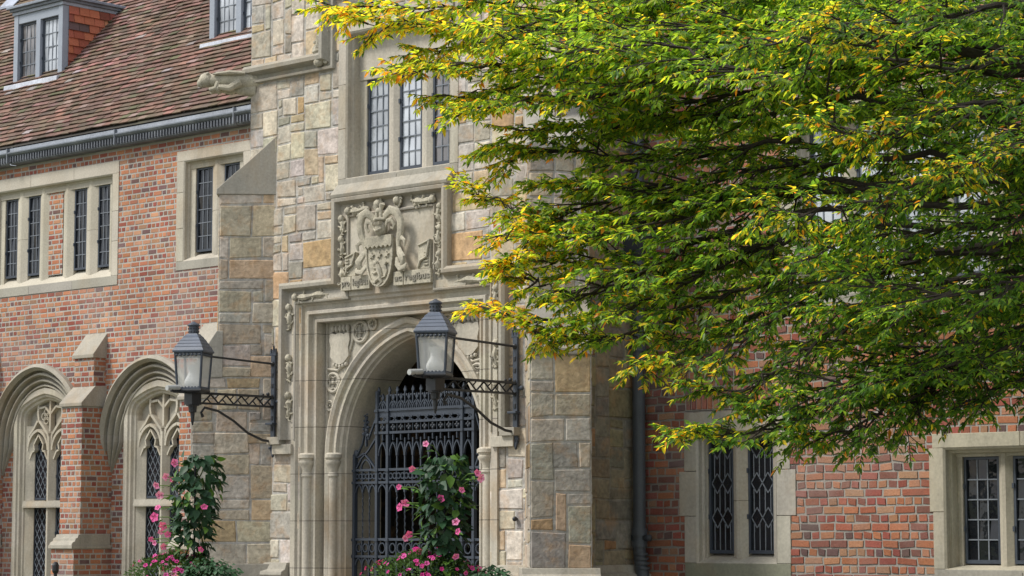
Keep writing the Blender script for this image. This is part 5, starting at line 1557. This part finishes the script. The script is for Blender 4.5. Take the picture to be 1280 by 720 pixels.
def petunias(cx, cy, z, rx, rz, seed, label, n_bloom, xs=0.0, bright=1.0):
    r = random.Random(seed)
    t = thing("petunia_plant", (cx, cy, z), label, "flowers", "pink petunias spilling over the urn rims")
    P, D, N, Ln, Wd, C = [], [], [], [], [], []
    def surf(a, e):
        k = 1 + .18 * mnoise.noise(Vector((math.cos(a) * 2, math.sin(a) * 2, e * 3 + seed)))
        return (cx + xs + rx * k * math.cos(a) * math.cos(e), cy + rx * k * .85 * math.sin(a) * math.cos(e), z + rz * k * math.sin(e))
    for i in range(3600):
        a = r.uniform(0, 6.283); e = r.uniform(-.55, 1.57)
        p = Vector(surf(a, e)); k = r.uniform(.72, 1.02); p = Vector((cx + xs, cy, z)).lerp(p, k)
        out = (p - Vector((cx + xs, cy, z))).normalized()
        P.append(tuple(p)); D.append(tuple(out + Vector((r.uniform(-.8, .8), r.uniform(-.8, .8), r.uniform(-.3, .8))))); N.append((r.uniform(-.6, .6), r.uniform(-.6, .6), 1))
        l = r.uniform(.018, .038); Ln.append(l); Wd.append(l * .5); g = r.uniform(.6, 1.5); C.append((.07 * g, .14 * g, .035 * g))
    leaf_mesh_np(P, D, N, Ln, Wd, C, "foliage", M_VINE, t, fold=.1, droop=.1)
    vd = math.atan2(-(cy), -(cx))
    for i in range(n_bloom):
        a = vd + r.gauss(0, .95); e = r.uniform(-.35, 1.35)
        p = Vector(surf(a, e)); out = (p - Vector((cx + xs, cy, z))).normalized()
        p += out * r.uniform(.0, .03)
        place_flower(PET, p, out + Vector((r.uniform(-.5, .5), r.uniform(-.5, .5), r.uniform(-.1, .5))), t, r, "bloom", 1.0)
    return t

def ivy(cx, cy, z, seed, label, spread):
    r = random.Random(seed)
    t = thing("trailing_ivy", (cx, cy, z), label, "plant")
    P, D, N, Ln, Wd, C = [], [], [], [], [], []
    for i in range(420):
        a = r.uniform(0, 6.283); q = r.random() ** .5 * spread
        p = (cx + q * math.cos(a), cy + q * .7 * math.sin(a), z + .10 - q * q / spread * .35 + r.uniform(-.05, .06))
        P.append(p); D.append((math.cos(a) + r.uniform(-.6, .6), math.sin(a) + r.uniform(-.6, .6), r.uniform(-.9, .3))); N.append((r.uniform(-.5, .5), r.uniform(-.8, .1), 1))
        l = r.uniform(.03, .05); Ln.append(l); Wd.append(l * .8); g = r.uniform(.7, 1.4); C.append((.04 * g, .10 * g, .045 * g))
    leaf_mesh_np(P, D, N, Ln, Wd, C, "foliage", M_VINE, t, fold=.1, droop=.2)

U1 = (-15.20, 12.6); U2 = (-12.40, 12.6)
planter(*U1, "weathered stone urn in front of the left brick wing, under the left vine")
planter(*U2, "weathered stone urn in front of the iron gate, under the right vine")
vine(U1[0] - .03, U1[1], 1.20, 1.05, 5, "climbing vine with pink blooms in front of the left stone buttress", .05,
     [(-.13, .98, -.1), (-.30, .87, -.05), (-.36, .80, -.1), (-.29, .72, -.12), (-.40, .62, -.05), (-.38, .54, -.1), (-.27, .47, -.1), (-.18, .40, -.12), (-.42, .42, 0), (-.50, .33, 0), (-.42, .36, -.1), (-.28, .30, -.08), (-.32, .12, -.05), (-.12, .08, -.1), (.25, .62, -.1), (.24, .28, -.12), (-.10, .84, -.15)])
vine(U2[0] + .02, U2[1], 1.20, .98, 9, "climbing vine with pink blooms in front of the iron gate", .0,
     [(-.09, 1.06, -.1), (-.28, .88, -.05), (-.42, .75, -.05), (-.36, .60, -.1), (-.30, .63, -.1), (-.26, .40, -.1), (-.30, .37, -.1), (-.14, .28, -.12), (.28, .72, -.1), (.22, .49, -.1), (.26, .42, -.12), (.22, .24, -.1), (.44, .84, -.1), (.12, .66, -.15), (.47, .80, -.1)])
petunias(U1[0] - .24, U1[1] - .05, 1.23, .42, .20, 21, "pink petunias spilling from the left urn", 75)
petunias(U2[0] - .14, U2[1] - .05, 1.22, .48, .25, 22, "dense mound of pink petunias in front of the iron gate", 85)
ivy(U1[0] + .22, U1[1] - .05, 1.26, 31, "dark green trailing leaves on the right side of the left urn", .28)
ivy(U2[0] + .36, U2[1] + .1, 1.22, 32, "green trailing leaves right of the petunias by the gate", .20)
# short black bollard standing before the right-hand urn
t = thing("bollard", (-11.72, 12.1, 0), "round black bollard top in front of the right urn and stone wall", "bollard")
m = MB(); m.lathe([(.09, 0), (.09, 1.22), (.10, 1.24)], (-11.72, 12.1, 0), IRON_B, 20); m.build("post", M_IRON, t, smooth=True)
m = MB(); m.lathe([(.11, 1.245), (.13, 1.26), (.13, 1.285), (.11, 1.295), (.06, 1.30)], (-11.72, 12.1, 0), IRON_B, 24); m.build("cap", M_IRON, t, smooth=True)

# ================================================================== TREE
rt = random.Random(77)
TB = at(1500, 500, 14.2); TBX, TBY = TB.x, TB.y
tree = thing("zelkova_tree", (TBX, TBY, 0), "spreading tree with green and yellow autumn leaves in front of the right brick wing", "tree")
def catmull(pts, n=7):
    P = [pts[0]] + list(pts) + [pts[-1]]; out = []
    for i in range(1, len(P) - 2):
        p0, p1, p2, p3 = P[i - 1], P[i], P[i + 1], P[i + 2]
        for j in range(n):
            t = j / n
            out.append(.5 * ((2 * p1) + (-p0 + p2) * t + (2 * p0 - 5 * p1 + 4 * p2 - p3) * t * t + (-p0 + 3 * p1 - 3 * p2 + p3) * t ** 3))
    out.append(Vector(pts[-1])); return out
BK = (0.045, .036, .03)
m = MB()
trunk_pts = [Vector((TBX, TBY, -.1)), Vector((TBX + .05, TBY, 1.0)), Vector((TBX, TBY + .1, 2.4)), Vector((TBX - .1, TBY + .05, 4.2)), Vector((TBX - .05, TBY, 6.5)), Vector((TBX + .1, TBY, 8.6))]
tp = catmull(trunk_pts, 6); m.tube(tp, [.34 - .25 * i / len(tp) + (.12 if i == 0 else 0) for i in range(len(tp))], BK, 16)
m.build("trunk", M_BARK, tree, smooth=True)
LP, LD, LN, LL, LW, LC = [], [], [], [], [], []
LIMEF = [1.0]; LEAFS = [1.0]
def leafcol(aut, r):
    q = r.random(); lf = LIMEF[0]
    if q < aut * .34: c = (0.62, 0.46, 0.04)
    elif q < aut * .44: c = (0.60, 0.22, 0.03)
    elif q < aut * .85: c = (0.36, 0.42, 0.04)
    elif q < .20 + .28 * lf + aut * .4: c = (0.235, 0.33, 0.04)
    elif q < .62 + .24 * lf: c = (0.108, 0.205, 0.03)
    else: c = (0.052, 0.122, 0.026)
    g = r.uniform(.75, 1.25)
    return (c[0] * g, c[1] * g, c[2] * g)
def twig(mb, p, d, ln, aut, r, up):
    """a fine shoot with alternate leaves lying roughly in its own plane"""
    n = max(4, int(ln / .020)); pts = [p]; q = p.copy(); dd_ = d.copy()
    for i in range(n):
        dd_ = (dd_ + Vector((r.gauss(0, .05), r.gauss(0, .05), -.012 + r.gauss(0, .04)))).normalized()
        q = q + dd_ * (ln / n); pts.append(q)
        if i < 1: continue
        s = 1 if i % 2 else -1
        side = dd_.cross(up); 
        if side.length < 1e-4: side = Vector((1, 0, 0))
        side.normalize()
        for rep in range(2 if r.random() < .7 else 3):
            ld = dd_ * r.uniform(.35, .9) + side * s * r.uniform(.5, 1.0) + Vector((r.gauss(0, .2), r.gauss(0, .2), r.gauss(-.28, .25)))
            nn = up + Vector((r.gauss(0, .42), r.gauss(0, .42), r.gauss(0, .2)))
            l = r.uniform(.032, .070) * LEAFS[0]
            LP.append(tuple(q)); LD.append(tuple(ld)); LN.append(tuple(nn)); LL.append(l); LW.append(l * r.uniform(.26, .42)); LC.append(leafcol(aut, r)); s = -s
    LP.append(tuple(q)); LD.append(tuple(dd_)); LN.append(tuple(up)); LL.append(.055); LW.append(.022); LC.append(leafcol(aut, r))
    mb.tube(pts[::3] + [pts[-1]], .0030, BK, 3, cap=False)
def limb(ctrl, r0, r1, aut0, aut1, start=.25, spread=.75, dens=1.0, seed=0):
    r = random.Random(seed); mx_ = sum(c_[0] for c_ in ctrl[len(ctrl) // 2:]) / len(ctrl[len(ctrl) // 2:]); my_ = sum(c_[1] for c_ in ctrl[len(ctrl) // 2:]) / len(ctrl[len(ctrl) // 2:])
    LEAFS[0] = min(1.1, sum(c_[2] for c_ in ctrl[len(ctrl) // 2:]) / len(ctrl[len(ctrl) // 2:]) / 14.6)
    LIMEF[0] = max(.0, min(1, 1.1 - max(0, mx_ - 680) / 400 - max(0, my_ - 250) / 500))
    ctrl = [(x + 20 * min(1, max(0, (900 - x) / 250)), y - 5 - (14 if y > 490 else 0), t) for x, y, t in ctrl]
    pts = [at(x, y, t) for x, y, t in ctrl]; cv = catmull(pts, 8)
    mb = MB(); N_ = len(cv)
    # slight natural kinks
    for i in range(2, N_ - 1): cv[i] = cv[i] + Vector((r.gauss(0, .02), r.gauss(0, .02), r.gauss(0, .015)))
    mb.tube(cv, [r0 * .62 + (r1 * .6 - r0 * .62) * (i / (N_ - 1)) ** .6 for i in range(N_)], BK, 7)
    seglen = [0]
    for a, b in zip(cv, cv[1:]): seglen.append(seglen[-1] + (b - a).length)
    T = seglen[-1]; s = T * start; side = 1
    def pos(s_):
        for i in range(N_ - 1):
            if seglen[i + 1] >= s_:
                k = (s_ - seglen[i]) / max(1e-6, seglen[i + 1] - seglen[i]); return cv[i].lerp(cv[i + 1], k), (cv[i + 1] - cv[i]).normalized()
        return cv[-1], (cv[-1] - cv[-2]).normalized()
    while s < T:
        f = s / T; p, d = pos(s); aut = aut0 * .7 + (aut1 - aut0 * .7) * max(0, (f - .35) / .65) ** 2.2
        up = Vector((r.gauss(0, .12), r.gauss(0, .12), 1)).normalized()
        sd = d.cross(up).normalized() * side
        L_ = spread * (1.0 if f < .6 else max(.25, (1 - f) / .4)) * r.uniform(.6, 1.1)
        bd = (d * r.uniform(.55, .95) + sd * r.uniform(.55, .95) + Vector((0, 0, r.gauss(.02, .16)))).normalized()
        n = max(4, int(L_ / .07)); q = p.copy(); bp = [p]; ts = 1
        for i in range(n):
            bd = (bd + Vector((r.gauss(0, .06), r.gauss(0, .06), -.025 + r.gauss(0, .03)))).normalized()
            q = q + bd * (L_ / n); bp.append(q)
            bs = bd.cross(up).normalized() * ts
            tl = r.uniform(.10, .24) * (1 - .45 * i / n)
            td = (bd * r.uniform(.6, 1) + bs * r.uniform(.5, .9) + Vector((0, 0, r.gauss(0, .18)))).normalized()
            if r.random() < .92 * dens: twig(mb, q, td, tl, min(1, aut + .15 * (i / n) * aut), r, up)
            ts = -ts
        twig(mb, q, bd, r.uniform(.10, .18), aut, r, up)
        mb.tube(bp, [.008 - .005 * i / len(bp) for i in range(len(bp))], BK, 4, cap=False)
        side = -side; s += r.uniform(.055, .10) / dens
    p, d = pos(T); twig(mb, p, d, .2, aut1, r, Vector((0, 0, 1)))
    mb.build("limb", M_BARK, tree)
# control points: photo x, photo y, metres ahead
LIMBS = [
 # top-left sweep
 ([(1480, 60, 14.2), (1200, 10, 14.6), (950, -10, 15.2), (700, -5, 15.8), (520, 15, 16.2), (392, 14, 16.5)], .05, .006, .25, 1.0, .2, .50),
 ([(1480, 80, 14.2), (1200, 60, 14.4), (950, 45, 15.0), (720, 40, 15.5), (560, 40, 16.0), (440, 35, 16.2)], .05, .006, .2, .9, .2, .60),
 ([(1480, 120, 14.2), (1180, 90, 14.6), (930, 85, 15.0), (760, 90, 15.3), (600, 85, 15.7), (480, 95, 16.0)], .05, .006, .1, .8, .2, .50),
 ([(1480, 150, 14.2), (1150, 60, 14.2), (960, 60, 14.8), (830, 104, 15.0), (740, 125, 15.2), (650, 128, 15.3), (560, 145, 15.6)], .07, .006, .1, .55, .25, .50),
 ([(1480, 200, 14.2), (1200, 150, 14.4), (1000, 120, 14.8), (880, 130, 15.2), (760, 165, 15.6), (660, 165, 15.8), (590, 190, 15.9)], .05, .006, .1, .45, .25, .45),
 # small spray by the arms
 ([(1200, 230, 14.6), (950, 240, 15.0), (800, 280, 15.2), (700, 290, 15.4), (630, 268, 15.6), (570, 240, 15.7)], .04, .004, .1, .8, .35, .22),
 ([(1200, 200, 14.6), (1000, 210, 15.0), (850, 235, 15.2), (740, 240, 15.4), (660, 235, 15.6)], .04, .004, .1, .4, .2, .42),
 ([(1250, 230, 14.4), (1050, 240, 14.7), (880, 270, 14.9), (760, 300, 15.1), (680, 300, 15.2), (606, 300, 15.3)], .04, .004, .1, .95, .25, .38),
 ([(1250, 260, 14.4), (1000, 270, 14.8), (870, 310, 14.9), (760, 360, 15.0), (700, 372, 15.1), (640, 350, 15.2), (620, 335, 15.2)], .04, .004, .1, .9, .35, .34),
 ([(1250, 290, 14.3), (1020, 290, 14.6), (880, 345, 14.8), (770, 395, 14.9), (680, 410, 15.0), (590, 393, 15.1)], .04, .004, .1, .9, .35, .28),
 ([(1250, 320, 14.2), (1050, 330, 14.5), (900, 375, 14.7), (800, 415, 14.9), (720, 428, 15.0), (650, 422, 15.0)], .04, .004, .1, .6, .35, .28),
 ([(1300, 300, 14.0), (1120, 330, 14.2), (980, 400, 14.4), (880, 450, 14.5), (790, 460, 14.6)], .045, .004, .15, .8, .2, .36),
 ([(1320, 340, 13.9), (1150, 370, 14.1), (1030, 430, 14.3), (940, 490, 14.4), (880, 505, 14.4)], .045, .004, .1, .35, .2, .40),
 ([(1340, 400, 13.8), (1200, 440, 14.0), (1080, 500, 14.1), (980, 550, 14.2), (900, 565, 14.3), (838, 557, 14.3)], .04, .004, .05, .45, .3, .26),
 ([(1340, 420, 13.7), (1220, 460, 13.9), (1130, 520, 14.0), (1060, 558, 14.1), (990, 560, 14.1)], .04, .004, .05, .2, .2, .28),
 ([(1380, 400, 13.6), (1280, 440, 13.8), (1190, 500, 13.9), (1120, 540, 14.0), (1080, 566, 14.0)], .04, .004, .05, .15, .2, .34),
 ([(1420, 440, 13.4), (1340, 460, 13.6), (1260, 500, 13.7), (1200, 530, 13.7)], .035, .004, .05, .15, .1, .32),
 # body of the crown, several depths
 ([(1500, 40, 14.2), (1300, 10, 13.6), (1150, 30, 13.3), (1010, 50, 13.2), (930, 60, 13.2)], .05, .006, .15, .3, .1, .60),
 ([(1500, 100, 14.2), (1320, 80, 13.4), (1180, 90, 13.0), (1080, 60, 12.8), (1040, 30, 12.7)], .045, .005, .25, .75, .2, .40),
 ([(1500, 160, 14.2), (1330, 130, 13.2), (1200, 140, 12.8), (1110, 170, 12.6), (1030, 160, 12.6)], .045, .005, .2, .6, .15, .42),
 ([(1500, 200, 14.2), (1340, 190, 13.2), (1200, 220, 12.9), (1080, 260, 12.9), (960, 270, 13.1)], .045, .005, .15, .45, .15, .46),
 ([(1500, 240, 14.2), (1350, 250, 13.2), (1230, 290, 13.1), (1110, 300, 13.3), (1000, 330, 13.6)], .045, .005, .1, .3, .1, .50),
 ([(1500, 280, 14.2), (1360, 310, 13.4), (1250, 350, 13.4), (1140, 380, 13.6), (1040, 390, 13.9)], .045, .005, .1, .25, .1, .50),
 ([(1500, 330, 14.2), (1380, 370, 13.5), (1290, 410, 13.5), (1180, 440, 13.7), (1080, 450, 14.0)], .045, .005, .05, .25, .1, .48),
 ([(1500, 150, 14.4), (1350, 110, 15.0), (1180, 170, 15.6), (1030, 190, 16.0), (900, 190, 16.2)], .05, .006, .1, .2, .1, .60),
 ([(1500, 200, 14.4), (1350, 60, 15.2), (1200, 40, 15.8), (1050, 110, 16.2), (930, 140, 16.4)], .05, .006, .1, .25, .1, .60),
 ([(1500, 250, 14.4), (1360, 330, 15.0), (1220, 400, 15.4), (1100, 430, 15.6), (970, 440, 15.6)], .045, .005, .1, .4, .1, .50),
 ([(1500, 230, 14.4), (1350, 200, 15.0), (1180, 250, 15.4), (1050, 290, 15.6), (930, 330, 15.6)], .045, .005, .1, .5, .1, .50),
 ([(1500, 90, 14.2), (1380, 20, 14.0), (1280, -20, 13.8), (1120, -30, 13.8), (980, -20, 14.0)], .05, .005, .1, .3, .1, .60),
 ([(1520, 60, 14.2), (1400, 130, 13.0), (1300, 180, 12.6), (1230, 200, 12.4), (1180, 230, 12.4)], .045, .005, .3, .6, .1, .40),
]
# the far side of the crown, outside the photograph
for k in range(9):
    y0_ = -40 + 55 * k
    LIMBS.append(([(1500, y0_ + 40, 14.2), (1640, y0_, 13.6 + .3 * (k % 4)), (1800, y0_ - 20 + 12 * k, 13.0 + .8 * (k % 4)), (1960, y0_ + 14 * k, 12.6 + 1.1 * (k % 4))], .045, .005, .1, .5, .1, .6))
LIMBS += [
 ([(1200, 100, 14.8), (900, 20, 15.6), (700, 20, 16.2), (570, 60, 16.4), (500, 70, 16.4)], .03, .004, .15, .8, .3, .5),
 ([(1100, 120, 14.8), (850, 155, 15.6), (700, 105, 16.0), (600, 120, 16.2), (530, 125, 16.2)], .03, .004, .1, .7, .2, .45),
 ([(1000, 180, 14.8), (800, 205, 15.6), (690, 195, 15.8), (610, 205, 15.9)], .03, .004, .1, .5, .1, .42),
 ([(1000, 250, 14.8), (820, 255, 15.2), (720, 262, 15.5), (650, 300, 15.4)], .03, .004, .1, .5, .1, .36),
 ([(1000, 300, 14.6), (850, 340, 15.1), (740, 335, 15.3), (660, 330, 15.3)], .03, .004, .1, .6, .1, .36),
 ([(1150, 330, 14.2), (1000, 370, 14.6), (900, 420, 14.8), (840, 440, 14.8)], .03, .004, .1, .5, .1, .36),
 ([(1250, 440, 13.6), (1130, 470, 13.9), (1020, 510, 14.1), (930, 530, 14.2)], .03, .004, .05, .3, .1, .34),
 ([(1400, 380, 13.3), (1290, 420, 13.3), (1190, 460, 13.5), (1090, 490, 13.8)], .03, .004, .05, .2, .1, .45),
 ([(1420, 300, 13.2), (1300, 350, 12.9), (1180, 370, 12.9), (1060, 350, 13.2)], .03, .004, .05, .25, .1, .5),
 ([(1100, 60, 14.0), (950, 100, 14.2), (820, 60, 14.6), (700, 70, 15.0), (610, 50, 15.2)], .03, .004, .1, .5, .1, .5),
 ([(1500, 130, 14.6), (1350, 60, 16.2), (1150, 20, 17.0), (950, 20, 17.4), (780, 40, 17.6)], .04, .004, .05, .2, .1, .7),
 ([(1500, 180, 14.6), (1350, 150, 16.2), (1180, 120, 16.8), (1000, 150, 17.0), (840, 180, 17.0)], .04, .004, .05, .2, .1, .7),
 ([(1500, 220, 14.6), (1350, 230, 16.0), (1200, 210, 16.6), (1040, 240, 16.8), (880, 250, 16.8)], .04, .004, .05, .3, .1, .7),
 ([(1500, 260, 14.6), (1380, 300, 15.6), (1240, 310, 16.2), (1100, 330, 16.4), (960, 360, 16.4)], .04, .004, .05, .4, .1, .6),
 ([(1500, 320, 14.5), (1400, 360, 15.2), (1300, 390, 15.6), (1180, 390, 15.8), (1060, 410, 15.8)], .04, .004, .05, .3, .1, .6),
 ([(1480, 60, 14.2), (1300, 50, 14.6), (1100, 20, 15.4), (900, 5, 16.0), (730, 60, 16.4)], .04, .004, .05, .3, .1, .7),
]
for i, (c, a, b, q0, q1, st_, sp2) in enumerate(LIMBS):
    limb(c, a, b, q0, q1, st_, sp2 * 1.08, 1.15, 1000 + i)
leaf_mesh_np(LP, LD, LN, LL, LW, LC, "crown", M_LEAF, tree, fold=.12, droop=.12)
print("LEAVES", len(LP))
